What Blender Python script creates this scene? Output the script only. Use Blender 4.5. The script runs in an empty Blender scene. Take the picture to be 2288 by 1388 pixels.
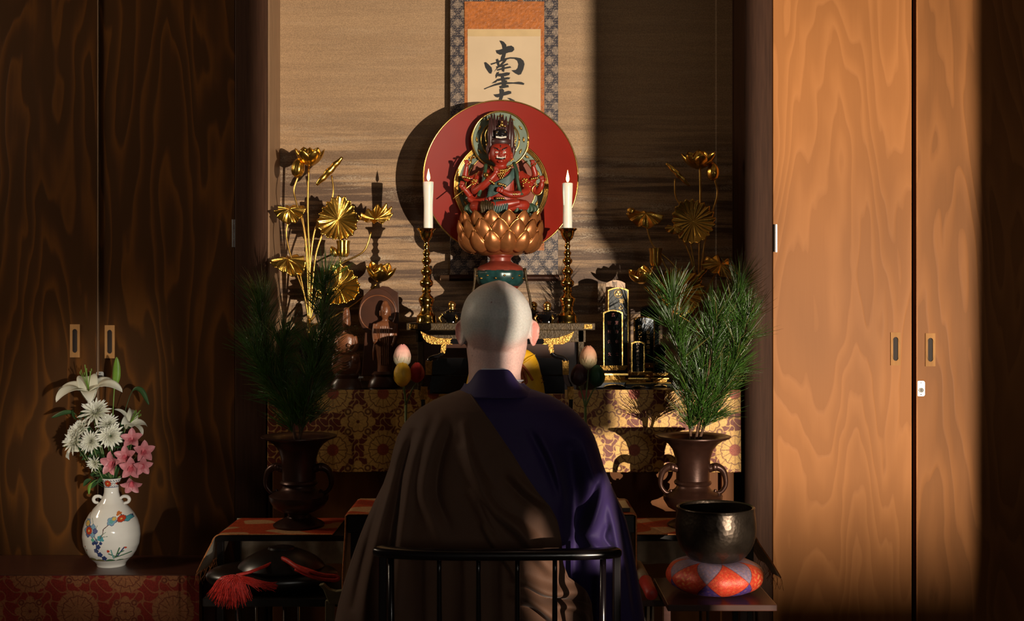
import bpy, bmesh, math, random
import numpy as np
from mathutils import Vector, Matrix, noise
PI = math.pi
sc = bpy.context.scene
COL = sc.collection
# ---------------------------------------------------------------- camera
F = 2500.0; CX = 1144.0; CY = 694.0; CZ = 1.22     # focal length in pixels of the 2288 x 1388 frame, eye height
cam_d = bpy.data.cameras.new('camera'); cam_d.sensor_width = 36.0; cam_d.lens = 36.0 * F / 2288.0
cam_d.clip_start = 0.02
cam = bpy.data.objects.new('camera', cam_d); COL.objects.link(cam)
cam.location = (0, 0, CZ); cam.rotation_euler = (PI / 2, 0, 0)
sc.camera = cam
# ---------------------------------------------------------------- world, light, exposure
sc.view_settings.view_transform = 'Standard'; sc.view_settings.look = 'None'
sc.view_settings.gamma = 1.0; sc.view_settings.use_curve_mapping = False
sc.view_settings.exposure = 0.0
sc.cycles.use_denoising = True
world = bpy.data.worlds.new('world'); sc.world = world; world.use_nodes = True
world.node_tree.nodes['Background'].inputs[0].default_value = (1.0, 0.85, 0.7, 1)
world.node_tree.nodes['Background'].inputs[1].default_value = 0.03
def aim(o, target): o.rotation_euler = (Vector(target) - o.location).to_track_quat('-Z', 'Y').to_euler()
def lamp(name, kind, loc, energy, color, target=None, **kw):
    d = bpy.data.lights.new(name, kind); d.energy = energy; d.color = color
    for k, v in kw.items(): setattr(d, k, v)
    o = bpy.data.objects.new(name, d); COL.objects.link(o); o.location = loc
    if target: aim(o, target)
    return o
# low morning sun coming in through the gaps in the added wall pieces behind the camera, far right
lamp('low_sun', 'SPOT', (2.83, -2.55, 0.98), 2500, (1.0, 0.84, 0.66), (0.25, 3.95, 1.55),
     spot_size=math.radians(43), spot_blend=0.6, shadow_soft_size=0.015)
# soft daylight of the garden window behind the camera
lamp('garden_window_light', 'AREA', (1.55, -2.9, 1.5), 36, (1.0, 0.94, 0.83), (-0.9, 3.6, 1.1),
     shape='RECTANGLE', size=0.7, size_y=0.9)
# a narrow shaft of daylight that reaches the bouquet and the tassel on the left
lamp('daylight_shaft', 'SPOT', (2.2, -2.6, 1.0), 2900, (1.0, 0.93, 0.82), (-1.17, 3.75, 0.73),
     spot_size=math.radians(9.5), spot_blend=0.9, shadow_soft_size=0.06)
# dim soft light high on the left, added to brighten the left doors' tops
lamp('high_left_fill', 'AREA', (-3.57, 3.3, 2.45), 46, (1.0, 0.80, 0.58), (-1.0, 3.95, 1.7),
     shape='RECTANGLE', size=1.0, size_y=0.5)
# ---------------------------------------------------------------- helpers
def P(px, py, Y): return Vector(((px - CX) / F * Y, Y, CZ - (py - CY) / F * Y))
def S(n, Y): return n / F * Y

def lerp(a, b, t): return a + (b - a) * t
def smoothpts(pts, n=6):
    pts = [Vector(p) for p in pts]
    if len(pts) < 3: return pts
    out = []
    for i in range(len(pts) - 1):
        p0 = pts[i - 1] if i > 0 else pts[0] * 2 - pts[1]
        p1, p2 = pts[i], pts[i + 1]
        p3 = pts[i + 2] if i + 2 < len(pts) else p2 * 2 - p1
        for k in range(n):
            t = k / n; t2 = t * t; t3 = t2 * t
            out.append(0.5 * ((2 * p1) + (p2 - p0) * t + (2 * p0 - 5 * p1 + 4 * p2 - p3) * t2 + (3 * p1 - p0 - 3 * p2 + p3) * t3))
    out.append(pts[-1]); return out

class MB:
    """Collects shapes in world coordinates; build() links them as one mesh object."""
    def __init__(s): s.v = []; s.f = []; s.c = []
    def add(s, vs, fs, col=None):
        b = len(s.v); s.v += [tuple(v) for v in vs]; s.f += [tuple(b + i for i in f) for f in fs]
        s.c += [col or (1, 1, 1)] * len(vs); return s
    def box(s, c, d, rot=None, col=None):
        hx, hy, hz = d[0] / 2, d[1] / 2, d[2] / 2
        vs = [Vector((x, y, z)) for x in (-hx, hx) for y in (-hy, hy) for z in (-hz, hz)]
        if rot is not None: vs = [rot @ v for v in vs]
        vs = [v + Vector(c) for v in vs]
        return s.add(vs, [(0, 1, 3, 2), (4, 6, 7, 5), (0, 4, 5, 1), (2, 3, 7, 6), (0, 2, 6, 4), (1, 5, 7, 3)], col)
    def boxp(s, x0, x1, y0, y1, z0, z1): return s.box(((x0 + x1) / 2, (y0 + y1) / 2, (z0 + z1) / 2), (abs(x1 - x0), abs(y1 - y0), abs(z1 - z0)))
    def tube(s, pts, r, seg=8, smooth=0, col=None, flat=None, cap=True):
        pts = smoothpts(pts, smooth) if smooth else [Vector(p) for p in pts]
        n = len(pts)
        rr = r if isinstance(r, (list, tuple)) else [r] * n
        if len(rr) != n:
            rr = [float(np.interp(i / (n - 1), np.linspace(0, 1, len(rr)), rr)) for i in range(n)]
        t0 = (pts[1] - pts[0]).normalized()
        nrm = t0.orthogonal().normalized() if flat is None else (Vector(flat) - t0 * t0.dot(Vector(flat))).normalized()
        vs = []; fs = []
        for i, p in enumerate(pts):
            t = (pts[min(i + 1, n - 1)] - pts[max(i - 1, 0)])
            t = t.normalized() if t.length > 1e-9 else t0
            nrm = (nrm - t * nrm.dot(t)); nrm = nrm.normalized() if nrm.length > 1e-6 else t.orthogonal().normalized()
            b = t.cross(nrm)
            for k in range(seg):
                a = 2 * PI * k / seg
                vs.append(p + (nrm * math.cos(a) + b * math.sin(a)) * rr[i])
        for i in range(n - 1):
            for k in range(seg):
                k2 = (k + 1) % seg
                fs.append((i * seg + k, i * seg + k2, (i + 1) * seg + k2, (i + 1) * seg + k))
        if cap: fs.append(tuple(range(seg - 1, -1, -1))); fs.append(tuple((n - 1) * seg + k for k in range(seg)))
        return s.add(vs, fs, col)
    def lathe(s, c, prof, seg=32, mat=None, sx=1, sy=1, fn=None, col=None):
        c = Vector(c); vs = []; fs = []; n = len(prof)
        for (r, z) in prof:
            for k in range(seg):
                a = 2 * PI * k / seg; q = r
                if fn: q = fn(r, z, a)
                v = Vector((q * math.cos(a) * sx, q * math.sin(a) * sy, z))
                if mat is not None: v = mat @ v
                vs.append(c + v)
        for i in range(n - 1):
            for k in range(seg):
                k2 = (k + 1) % seg
                fs.append((i * seg + k, i * seg + k2, (i + 1) * seg + k2, (i + 1) * seg + k))
        if prof[0][0] > 1e-5: fs.append(tuple(range(seg - 1, -1, -1)))
        if prof[-1][0] > 1e-5: fs.append(tuple((n - 1) * seg + k for k in range(seg)))
        return s.add(vs, fs, col)
    def grid(s, fn, nu, nv, col=None, close=False):
        vs = [fn(i / (nu if close else nu - 1), j / (nv - 1)) for j in range(nv) for i in range(nu)]
        fs = []
        for j in range(nv - 1):
            for i in range(nu if close else nu - 1):
                i2 = (i + 1) % nu
                fs.append((j * nu + i, j * nu + i2, (j + 1) * nu + i2, (j + 1) * nu + i))
        return s.add(vs, fs, col)
    def ball(s, c, r, seg=16, ring=10, rot=None, col=None):
        r = (r, r, r) if isinstance(r, (int, float)) else r
        c = Vector(c)
        def fn(u, v):
            a = 2 * PI * u; b = PI * v
            q = Vector((r[0] * math.sin(b) * math.cos(a), r[1] * math.sin(b) * math.sin(a), -r[2] * math.cos(b)))
            return c + (rot @ q if rot is not None else q)
        return s.grid(fn, seg, ring, col, True)
    def prism(s, poly, y0, y1, col=None):
        """poly: list of (x, z) points, extruded from y0 to y1."""
        n = len(poly)
        vs = [(x, y0, z) for x, z in poly] + [(x, y1, z) for x, z in poly]
        fs = [tuple(range(n)), tuple(range(2 * n - 1, n - 1, -1))]
        fs += [(i, i + n, (i + 1) % n + n, (i + 1) % n) for i in range(n)]
        return s.add(vs, fs, col)
    def prismp(s, pts, Y0, Y1, col=None):
        """pixel outline at distance Y0 extruded back to Y1."""
        return s.prism([(P(x, y, Y0).x, P(x, y, Y0).z) for x, y in pts], Y0, Y1, col)
    def petal(s, base, up, out, L, W, a0, a1, cup=0.3, p=0.8, q=0.7, nu=7, nv=10, ridge=0.0, col=None, tipcol=None, wave=0.0, r0=0.0):
        base = Vector(base); up = Vector(up).normalized(); out = Vector(out); out = (out - up * out.dot(up)).normalized()
        side = up.cross(out)
        c = base + out * r0; vs = []; pv = 0; cols = []
        for j in range(nv):
            v = j / (nv - 1); a = a0 + (a1 - a0) * v
            d = up * math.cos(a) + out * math.sin(a); nn = out * math.cos(a) - up * math.sin(a)
            c = c + d * (L * (v - pv)); pv = v
            w = W * max(0.0, math.sin(PI * min(0.999, (0.04 + 0.96 * v)) ** p)) ** q
            for i in range(nu):
                u = 2 * i / (nu - 1) - 1
                h = -cup * u * u * w + ridge * W * (1 - abs(u)) * math.sin(PI * v) + wave * W * math.sin(v * 13) * u * u
                vs.append(c + side * (u * w) + nn * h)
                if tipcol: cols.append(tuple(lerp(col[k], tipcol[k], v) for k in range(3)))
        fs = [(j * nu + i, j * nu + i + 1, (j + 1) * nu + i + 1, (j + 1) * nu + i) for j in range(nv - 1) for i in range(nu - 1)]
        s.add(vs, fs, col)
        if tipcol: s.c[-len(vs):] = cols
        return s
    def build(s, name, mat, parent=None, smooth=True, solid=0.0, bevel=0.0, sub=0, sharp=None, color=False):
        off = parent['_o'] if parent is not None and '_o' in parent else (0, 0, 0)
        off = ORG.get(parent.name, Vector()) if parent is not None else Vector()
        me = bpy.data.meshes.new(name)
        V = np.array(s.v, dtype=float).reshape(-1, 3) - np.array(off)
        me.from_pydata(V.tolist(), [], s.f)
        me.validate()
        if color:
            at = me.color_attributes.new('Col', 'FLOAT_COLOR', 'POINT')
            C = np.ones((len(me.vertices), 4)); C[:, :3] = np.array(s.c)[:len(me.vertices)]
            at.data.foreach_set('color', C.ravel())
        bm = bmesh.new(); bm.from_mesh(me); bmesh.ops.recalc_face_normals(bm, faces=bm.faces); bm.to_mesh(me); bm.free()
        if smooth:
            me.polygons.foreach_set('use_smooth', [True] * len(me.polygons))
            if sharp: me.set_sharp_from_angle(angle=math.radians(sharp))
        me.materials.append(MAT[mat] if isinstance(mat, str) else mat)
        o = bpy.data.objects.new(name, me); COL.objects.link(o)
        if parent is not None: o.parent = parent; ORG[o.name] = ORG.get(parent.name, Vector())
        if bevel:
            m = o.modifiers.new('bevel', 'BEVEL'); m.width = bevel; m.segments = 2; m.limit_method = 'ANGLE'; m.angle_limit = 0.6
        if solid:
            m = o.modifiers.new('thickness', 'SOLIDIFY'); m.thickness = solid; m.offset = 0
        if sub:
            m = o.modifiers.new('subdivision', 'SUBSURF'); m.levels = sub; m.render_levels = sub
        return o
ORG = {}
def thing(name, label, cat, loc, group=None):
    o = bpy.data.objects.new(name, None); COL.objects.link(o); o.location = loc; o.empty_display_size = 0.05
    ORG[o.name] = Vector(loc); o['label'] = label; o['category'] = cat
    if group: o['group'] = group
    return o
def tag(o, label, cat, group=None):
    o['label'] = label; o['category'] = cat
    if group: o['group'] = group
    # move the origin to the base of the thing
    me = o.data; n = len(me.vertices); V = np.empty(n * 3); me.vertices.foreach_get('co', V); V = V.reshape(-1, 3)
    b = np.array([(V[:, 0].min() + V[:, 0].max()) / 2, (V[:, 1].min() + V[:, 1].max()) / 2, V[:, 2].min()])
    me.vertices.foreach_set('co', (V - b).ravel()); o.location = Vector(b); ORG[o.name] = Vector(b)
    return o
def struct(o): o['kind'] = 'structure'; return o
def copytree(o, loc, label=None, parent=None):
    c = o.copy(); COL.objects.link(c)
    if parent is None: c.location = loc
    else: c.parent = parent
    if label: c['label'] = label
    for ch in [x for x in o.children]: copytree(ch, None, None, c)
    return c

# ---------------------------------------------------------------- materials
MAT = {}
def nodes_of(name):
    m = bpy.data.materials.new(name); m.use_nodes = True; nt = m.node_tree
    MAT[name] = m; return m, nt, nt.nodes['Principled BSDF']
def N(nt, t, **kw):
    n = nt.nodes.new(t)
    for k, v in kw.items():
        if k.startswith('i_'):
            key = k[2:]; n.inputs[int(key) if key.isdigit() else key.replace('_', ' ')].default_value = v
        else: setattr(n, k, v)
    return n
def coords(nt, scale=(1, 1, 1), loc=(0, 0, 0), kind='Object'):
    tc = N(nt, 'ShaderNodeTexCoord'); mp = N(nt, 'ShaderNodeMapping')
    mp.inputs['Scale'].default_value = scale; mp.inputs['Location'].default_value = loc
    nt.links.new(tc.outputs[kind], mp.inputs['Vector']); return mp.outputs['Vector']
def ramp(nt, src, stops):
    r = N(nt, 'ShaderNodeValToRGB'); e = r.color_ramp.elements
    while len(e) < len(stops): e.new(0.5)
    for i, (p, c) in enumerate(stops): e[i].position = p; e[i].color = (c[0], c[1], c[2], 1)
    nt.links.new(src, r.inputs['Fac']); return r.outputs['Color']
def mix(nt, fac, a, b, mode='MIX'):
    m = N(nt, 'ShaderNodeMix', data_type='RGBA', blend_type=mode)
    for sock, v in ((m.inputs['Factor'], fac), (m.inputs[6], a), (m.inputs[7], b)):
        if hasattr(v, 'links'): nt.links.new(v, sock)
        elif isinstance(v, (int, float)): sock.default_value = v
        else: sock.default_value = (v[0], v[1], v[2], 1)
    return m.outputs[2]
def plain(name, col, rough=0.5, metal=0.0, spec=0.5, var=0.15, vscale=30, bump=0.0, bscale=80, coat=0.0, sheen=0.0, sss=0.0, attr=False, stretch=(1, 1, 1), **kw):
    m, nt, b = nodes_of(name)
    v = coords(nt, stretch)
    nz = N(nt, 'ShaderNodeTexNoise', i_Scale=vscale, i_Detail=4.0); nt.links.new(v, nz.inputs['Vector'])
    if attr:
        at = N(nt, 'ShaderNodeVertexColor', layer_name='Col'); base = at.outputs['Color']
    else: base = col
    dark = ramp(nt, nz.outputs['Fac'], [(0.3, (1 - var,) * 3), (0.7, (1 + var * 0.5,) * 3)])
    c = mix(nt, 1.0, base, dark, 'MULTIPLY'); nt.links.new(c, b.inputs['Base Color'])
    b.inputs['Roughness'].default_value = rough; b.inputs['Metallic'].default_value = metal
    b.inputs['Specular IOR Level'].default_value = spec; b.inputs['Coat Weight'].default_value = coat; b.inputs['Coat Roughness'].default_value = 0.05
    b.inputs['Sheen Weight'].default_value = sheen; b.inputs['Sheen Roughness'].default_value = 0.4
    if sss:
        b.inputs['Subsurface Weight'].default_value = sss; b.inputs['Subsurface Radius'].default_value = (1, 0.3, 0.15); b.inputs['Subsurface Scale'].default_value = kw.get('sscale', 0.006)
    if bump:
        n2 = N(nt, 'ShaderNodeTexNoise', i_Scale=bscale, i_Detail=3.0); nt.links.new(v, n2.inputs['Vector'])
        bp = N(nt, 'ShaderNodeBump', i_Strength=bump, i_Distance=0.004); nt.links.new(n2.outputs['Fac'], bp.inputs['Height'])
        nt.links.new(bp.outputs['Normal'], b.inputs['Normal'])
    return m
def wood(name, dark, mid, light, seed, rings=9.0, rough=0.42, sx=2.2, sz=0.42, contrast=(0.35, 0.5, 0.68), knots=True):
    m, nt, b = nodes_of(name)
    v = coords(nt, (sx, 1.0, sz), (seed, 0, seed * 1.7))
    big = N(nt, 'ShaderNodeTexNoise', i_Scale=1.5, i_Detail=3.5, i_Roughness=0.42, i_Distortion=0.25); nt.links.new(v, big.inputs['Vector'])
    mu = N(nt, 'ShaderNodeMath', operation='MULTIPLY', i_1=rings); nt.links.new(big.outputs['Fac'], mu.inputs[0])
    sn = N(nt, 'ShaderNodeMath', operation='FRACT'); nt.links.new(mu.outputs[0], sn.inputs[0])
    ad = N(nt, 'ShaderNodeValToRGB'); e = ad.color_ramp.elements
    while len(e) < 5: e.new(0.5)
    for i, (p, c) in enumerate(((0.0, 0.25), (0.12, 1.0), (0.38, 0.55), (0.6, 0.15), (1.0, 0.0))): e[i].position = p; e[i].color = (c, c, c, 1)
    nt.links.new(sn.outputs[0], ad.inputs[0])
    # fine fibre
    v2 = coords(nt, (90, 1, 3.0)); fib = N(nt, 'ShaderNodeTexNoise', i_Scale=2.0, i_Detail=5.0); nt.links.new(v2, fib.inputs['Vector'])
    mx = N(nt, 'ShaderNodeMath', operation='MULTIPLY_ADD', i_1=0.35); nt.links.new(fib.outputs['Fac'], mx.inputs[0]); nt.links.new(ad.outputs[0], mx.inputs[2])
    sb = N(nt, 'ShaderNodeMath', operation='SUBTRACT', i_1=0.17); nt.links.new(mx.outputs[0], sb.inputs[0])
    col = ramp(nt, sb.outputs[0], [(contrast[0], dark), (contrast[1], mid), (contrast[2], light)])
    # broad tone change
    v3 = coords(nt, (1.5, 1, 0.8), (seed * 3, 0, 0)); br = N(nt, 'ShaderNodeTexNoise', i_Scale=1.3, i_Detail=2.0); nt.links.new(v3, br.inputs['Vector'])
    tone = ramp(nt, br.outputs['Fac'], [(0.3, (0.7, 0.68, 0.66)), (0.7, (1.15, 1.12, 1.05))])
    col = mix(nt, 1.0, col, tone, 'MULTIPLY')
    if knots:
        v4 = coords(nt, (3.3, 0.0, 2.6), (seed, 0, seed)); vo = N(nt, 'ShaderNodeTexVoronoi', i_Scale=1.1, i_Randomness=1.0); nt.links.new(v4, vo.inputs['Vector'])
        kn = ramp(nt, vo.outputs['Distance'], [(0.012, (0.12, 0.08, 0.06)), (0.028, (0.55, 0.45, 0.4)), (0.05, (1, 1, 1))])
        col = mix(nt, 1.0, col, kn, 'MULTIPLY')
    nt.links.new(col, b.inputs['Base Color']); b.inputs['Roughness'].default_value = rough; b.inputs['Specular IOR Level'].default_value = 0.06
    bp = N(nt, 'ShaderNodeBump', i_Strength=0.12, i_Distance=0.003); nt.links.new(sb.outputs[0], bp.inputs['Height']); nt.links.new(bp.outputs['Normal'], b.inputs['Normal'])
    return m
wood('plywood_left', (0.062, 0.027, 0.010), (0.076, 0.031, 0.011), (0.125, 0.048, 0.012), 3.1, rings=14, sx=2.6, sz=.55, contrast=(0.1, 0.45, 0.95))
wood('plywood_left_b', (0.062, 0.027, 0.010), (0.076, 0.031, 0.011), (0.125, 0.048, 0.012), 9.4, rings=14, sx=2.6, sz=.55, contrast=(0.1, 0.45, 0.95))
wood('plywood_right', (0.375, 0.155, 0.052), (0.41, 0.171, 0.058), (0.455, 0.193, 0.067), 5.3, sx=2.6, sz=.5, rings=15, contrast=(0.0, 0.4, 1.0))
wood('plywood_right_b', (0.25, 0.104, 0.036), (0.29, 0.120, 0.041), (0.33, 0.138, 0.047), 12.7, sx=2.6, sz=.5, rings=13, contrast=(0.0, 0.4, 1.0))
wood('altar_wood', (0.13, 0.05, 0.018), (0.18, 0.07, 0.024), (0.25, 0.10, 0.033), 7.7, rings=3, knots=False, contrast=(0.0, 0.4, 1.0))
plain('post_wood', (0.055, 0.024, 0.013), 0.6, 0, 0.1, var=0.3, vscale=6, stretch=(20, 20, 1), bump=0.1)
plain('jamb_wood', (0.26, 0.155, 0.085), 0.45, 0, 0.3, var=0.25, vscale=6, stretch=(20, 20, 1))
plain('pull_wood', (0.42, 0.21, 0.075), 0.6, 0, 0.08, var=0.25, vscale=5, stretch=(8, 8, 1))
plain('pull_recess', (0.02, 0.009, 0.004), 0.7)
plain('shadow_gap', (0.004, 0.003, 0.002), 0.9)
plain('chrome', (0.8, 0.78, 0.75), 0.15, 1.0, var=0.05)
plain('lock_plate', (0.62, 0.60, 0.55), 0.3, 0.4, var=0.05)
plain('lock_dark', (0.05, 0.05, 0.05), 0.4)
plain('gold_leaf', (0.83, 0.50, 0.10), 0.27, 1.0, var=0.22, vscale=25, bump=0.25, bscale=60)
plain('gold_stem', (0.60, 0.36, 0.09), 0.32, 1.0, var=0.3, vscale=25)
plain('brass', (0.80, 0.50, 0.12), 0.12, 1.0, var=0.1)
plain('gilt', (0.60, 0.34, 0.085), 0.3, 1.0, var=0.45, vscale=160, bump=0.9, bscale=220)
plain('gilt_plain', (0.80, 0.50, 0.14), 0.25, 1.0, var=0.2, vscale=60)
plain('gilt_dark', (0.055, 0.032, 0.009), 0.5, 0.4, var=0.4, vscale=70, bump=0.5, bscale=150)
plain('lacquer', (0.005, 0.0045, 0.005), 0.12, 0.0, 0.6, var=0.2, coat=0.4)
plain('lacquer_soft', (0.009, 0.006, 0.005), 0.3, 0.0, 0.5, var=0.3)
plain('chair_wood', (0.005, 0.003, 0.004), 0.25, 0, 0.5, var=0.3)
plain('bronze', (0.055, 0.022, 0.014), 0.34, 0.55, 0.5, var=0.35, vscale=18, bump=0.08)
plain('floor_mat', (0.10, 0.075, 0.04), 0.8, var=0.3, vscale=60)
plain('plaster', (0.16, 0.13, 0.10), 0.9, var=0.1)
plain('wax', (0.86, 0.82, 0.72), 0.35, var=0.04, sss=0.6, sscale=0.01)
plain('wick', (0.03, 0.02, 0.02), 0.9)
plain('carved_wood', (0.17, 0.058, 0.022), 0.36, 0, 0.5, var=0.3, vscale=30, bump=0.35, bscale=60)
plain('carved_dark', (0.060, 0.020, 0.009), 0.3, 0, 0.5, var=0.3, vscale=20)
plain('statue_red', (0.28, 0.022, 0.010), 0.38, 0, 0.5, var=0.15)
plain('disc_red', (0.24, 0.010, 0.002), 0.35, 0, 0.3, var=0.08, vscale=8)
plain('halo_green', (0.15, 0.20, 0.15), 0.5, var=0.2)
plain('cloth_green', (0.025, 0.060, 0.030), 0.5, var=0.4, vscale=60)
plain('cloth_teal', (0.035, 0.075, 0.065), 0.45, var=0.4, vscale=60)
plain('hair_dark', (0.045, 0.015, 0.014), 0.4, var=0.3)
plain('halo_inner', (0.24, 0.05, 0.02), 0.5, var=0.2)
plain('ivory', (0.85, 0.80, 0.70), 0.35)
plain('black_paint', (0.008, 0.007, 0.008), 0.2)
plain('copper_petal', (0.42, 0.155, 0.050), 0.34, 0.6, var=0.25, vscale=40, bump=0.12)
plain('petal_rim', (0.85, 0.47, 0.15), 0.25, 1.0)
plain('pot_teal', (0.015, 0.060, 0.058), 0.3, 0.2, var=0.5, vscale=50)
plain('pot_red', (0.22, 0.035, 0.02), 0.35, var=0.3)
plain('needle', (1, 1, 1), 0.28, spec=0.8, attr=True, var=0.3, vscale=40)
plain('bark', (0.10, 0.045, 0.02), 0.8, var=0.5, vscale=90, bump=0.8)
plain('rush', (0.27, 0.085, 0.03), 0.7, var=0.6, vscale=150, bump=0.9)
plain('painted', (1, 1, 1), 0.55, attr=True, var=0.12, vscale=80, bump=0.12, bscale=200)
plain('porcelain', (1, 1, 1), 0.08, attr=True, var=0.02, coat=0.5)
plain('brocade', (1, 1, 1), 0.42, metal=0.15, spec=0.5, attr=True, var=0.25, vscale=200, bump=0.25, bscale=500)
plain('brocade_red', (1, 1, 1), 0.7, 0, 0.2, attr=True, var=0.3, vscale=200, bump=0.25, bscale=500)
plain('lining', (0.60, 0.50, 0.38), 0.85, var=0.15, vscale=60, bump=0.2, bscale=300)
plain('runner_edge', (0.62, 0.22, 0.06), 0.6, var=0.3, vscale=200)
plain('paper', (0.60, 0.46, 0.30), 0.75, var=0.06, vscale=10)
plain('paper_band', (0.56, 0.40, 0.20), 0.7, var=0.1, vscale=20)
plain('orange_silk', (0.42, 0.125, 0.020), 0.45, var=0.3, vscale=90, bump=0.4, bscale=120)
plain('ink', (0.008, 0.007, 0.008), 0.5)
plain('dowel', (0.50, 0.30, 0.17), 0.4)
plain('tablet_black', (0.006, 0.008, 0.008), 0.03, 0, 0.5, var=0.1)
plain('tablet_matte', (0.014, 0.020, 0.018), 0.35, 0, 0.5, var=0.1)
plain('tablet_pale', (0.62, 0.42, 0.27), 0.5, var=0.1)
plain('gold_text', (0.72, 0.46, 0.16), 0.4, 0.7)
plain('dim_text', (0.30, 0.22, 0.15), 0.4, 0.5)
plain('red_text', (0.35, 0.07, 0.05), 0.5)
plain('yellow_robe', (0.68, 0.36, 0.010), 0.45, var=0.2, vscale=40)
plain('brown_line', (0.20, 0.05, 0.012), 0.5)
plain('cord_orange', (0.42, 0.08, 0.015), 0.6, var=0.3, vscale=200)
plain('cord_red', (0.52, 0.020, 0.010), 0.55, var=0.35, vscale=150)
plain('table_wood', (0.060, 0.020, 0.013), 0.28, 0, 0.5, var=0.25, stretch=(1, 8, 8), vscale=10)
plain('bowl_metal', (0.060, 0.044, 0.032), 0.33, 0.8, 0.5, var=0.35, vscale=25)
plain('striker_red', (0.45, 0.03, 0.02), 0.5, var=0.2)
plain('pale_wood', (0.34, 0.22, 0.12), 0.55, var=0.2)
plain('bracket_pale', (0.20, 0.17, 0.09), 0.5, var=0.2)
plain('kesa', (0.075, 0.031, 0.014), 0.8, var=0.15, vscale=8, bump=0.15, bscale=500, sheen=0.05)
plain('robe', (0.019, 0.006, 0.068), 0.75, var=0.12, vscale=8, bump=0.12, bscale=500, sheen=0.08)
plain('collar_white', (0.55, 0.53, 0.60), 0.8)
plain('tabi', (0.7, 0.7, 0.7), 0.8)
plain('leaf_dark', (0.03, 0.075, 0.02), 0.4, var=0.3)
plain('leaf_light', (0.14, 0.26, 0.03), 0.4, var=0.2)
plain('stem_green', (0.13, 0.18, 0.05), 0.5, var=0.2)
plain('flame', (1, 0.6, 0.2), 0.5)
# flame glows
m = MAT['flame']; b = m.node_tree.nodes['Principled BSDF']
b.inputs['Emission Color'].default_value = (1.0, 0.52, 0.16, 1); b.inputs['Emission Strength'].default_value = 14
# bowl with hammered dimples
m = MAT['bowl_metal']; nt = m.node_tree; b = nt.nodes['Principled BSDF']
v = coords(nt, (1, 1, 1)); vo = N(nt, 'ShaderNodeTexVoronoi', i_Scale=105.0); nt.links.new(v, vo.inputs['Vector'])
bp = N(nt, 'ShaderNodeBump', i_Strength=0.25, i_Distance=0.002); nt.links.new(vo.outputs['Distance'], bp.inputs['Height']); nt.links.new(bp.outputs['Normal'], b.inputs['Normal'])
# skin: pale shaved scalp above, pinker neck and ears below
m, nt, b = nodes_of('skin')
at = N(nt, 'ShaderNodeVertexColor', layer_name='Col')
nz = N(nt, 'ShaderNodeTexNoise', i_Scale=260.0, i_Detail=3.0); nt.links.new(coords(nt), nz.inputs['Vector'])
c = mix(nt, 1.0, at.outputs['Color'], ramp(nt, nz.outputs['Fac'], [(0.3, (0.86, 0.86, 0.86)), (0.65, (1.05, 1.05, 1.05))]), 'MULTIPLY')
nt.links.new(c, b.inputs['Base Color']); b.inputs['Roughness'].default_value = 0.5
b.inputs['Subsurface Weight'].default_value = 0.25; b.inputs['Subsurface Radius'].default_value = (1, 0.35, 0.2); b.inputs['Subsurface Scale'].default_value = 0.006
bp = N(nt, 'ShaderNodeBump', i_Strength=0.12, i_Distance=0.001); nt.links.new(nz.outputs['Fac'], bp.inputs['Height']); nt.links.new(bp.outputs['Normal'], b.inputs['Normal'])
# alcove wallpaper: sand-coloured with brushed brown and mica streaks, denser towards the bottom
m, nt, b = nodes_of('alcove_wallpaper')
v = coords(nt, (0.55, 1, 13)); s1 = N(nt, 'ShaderNodeTexNoise', i_Scale=2.6, i_Detail=7.0, i_Roughness=0.62, i_Distortion=0.2); nt.links.new(v, s1.inputs['Vector'])
v = coords(nt, (5, 1, 160)); s2 = N(nt, 'ShaderNodeTexNoise', i_Scale=2.0, i_Detail=4.0, i_Roughness=0.7); nt.links.new(v, s2.inputs['Vector'])
v = coords(nt, (160, 1, 200)); s3 = N(nt, 'ShaderNodeTexNoise', i_Scale=1.5, i_Detail=2.0); nt.links.new(v, s3.inputs['Vector'])
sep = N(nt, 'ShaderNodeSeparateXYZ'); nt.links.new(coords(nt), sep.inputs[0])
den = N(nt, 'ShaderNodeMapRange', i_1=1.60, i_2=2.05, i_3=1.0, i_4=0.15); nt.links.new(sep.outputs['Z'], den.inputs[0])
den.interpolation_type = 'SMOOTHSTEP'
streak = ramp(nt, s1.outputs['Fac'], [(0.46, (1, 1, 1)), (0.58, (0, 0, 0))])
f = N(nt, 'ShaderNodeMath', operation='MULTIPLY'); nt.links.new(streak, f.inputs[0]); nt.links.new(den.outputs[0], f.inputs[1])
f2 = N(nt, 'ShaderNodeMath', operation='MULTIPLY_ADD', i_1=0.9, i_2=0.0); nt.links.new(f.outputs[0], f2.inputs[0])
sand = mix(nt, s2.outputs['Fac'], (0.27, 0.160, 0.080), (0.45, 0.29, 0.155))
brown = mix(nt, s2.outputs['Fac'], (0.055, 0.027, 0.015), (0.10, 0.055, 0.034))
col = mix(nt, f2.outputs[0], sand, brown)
grain = ramp(nt, s3.outputs['Fac'], [(0.35, (0.8, 0.8, 0.8)), (0.65, (1.2, 1.2, 1.2))])
col = mix(nt, 1.0, col, grain, 'MULTIPLY')
v = coords(nt, (1.1, 1, 9), (4, 0, 3)); s4 = N(nt, 'ShaderNodeTexNoise', i_Scale=3.0, i_Detail=6.0, i_Roughness=0.6); nt.links.new(v, s4.inputs['Vector'])
v = coords(nt, (140, 1, 260)); s5 = N(nt, 'ShaderNodeTexNoise', i_Scale=1.6, i_Detail=2.0); nt.links.new(v, s5.inputs['Vector'])
a1_ = ramp(nt, s4.outputs['Fac'], [(0.52, (0, 0, 0)), (0.66, (1, 1, 1))]); a2_ = ramp(nt, s5.outputs['Fac'], [(0.42, (0, 0, 0)), (0.6, (1, 1, 1))])
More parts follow.
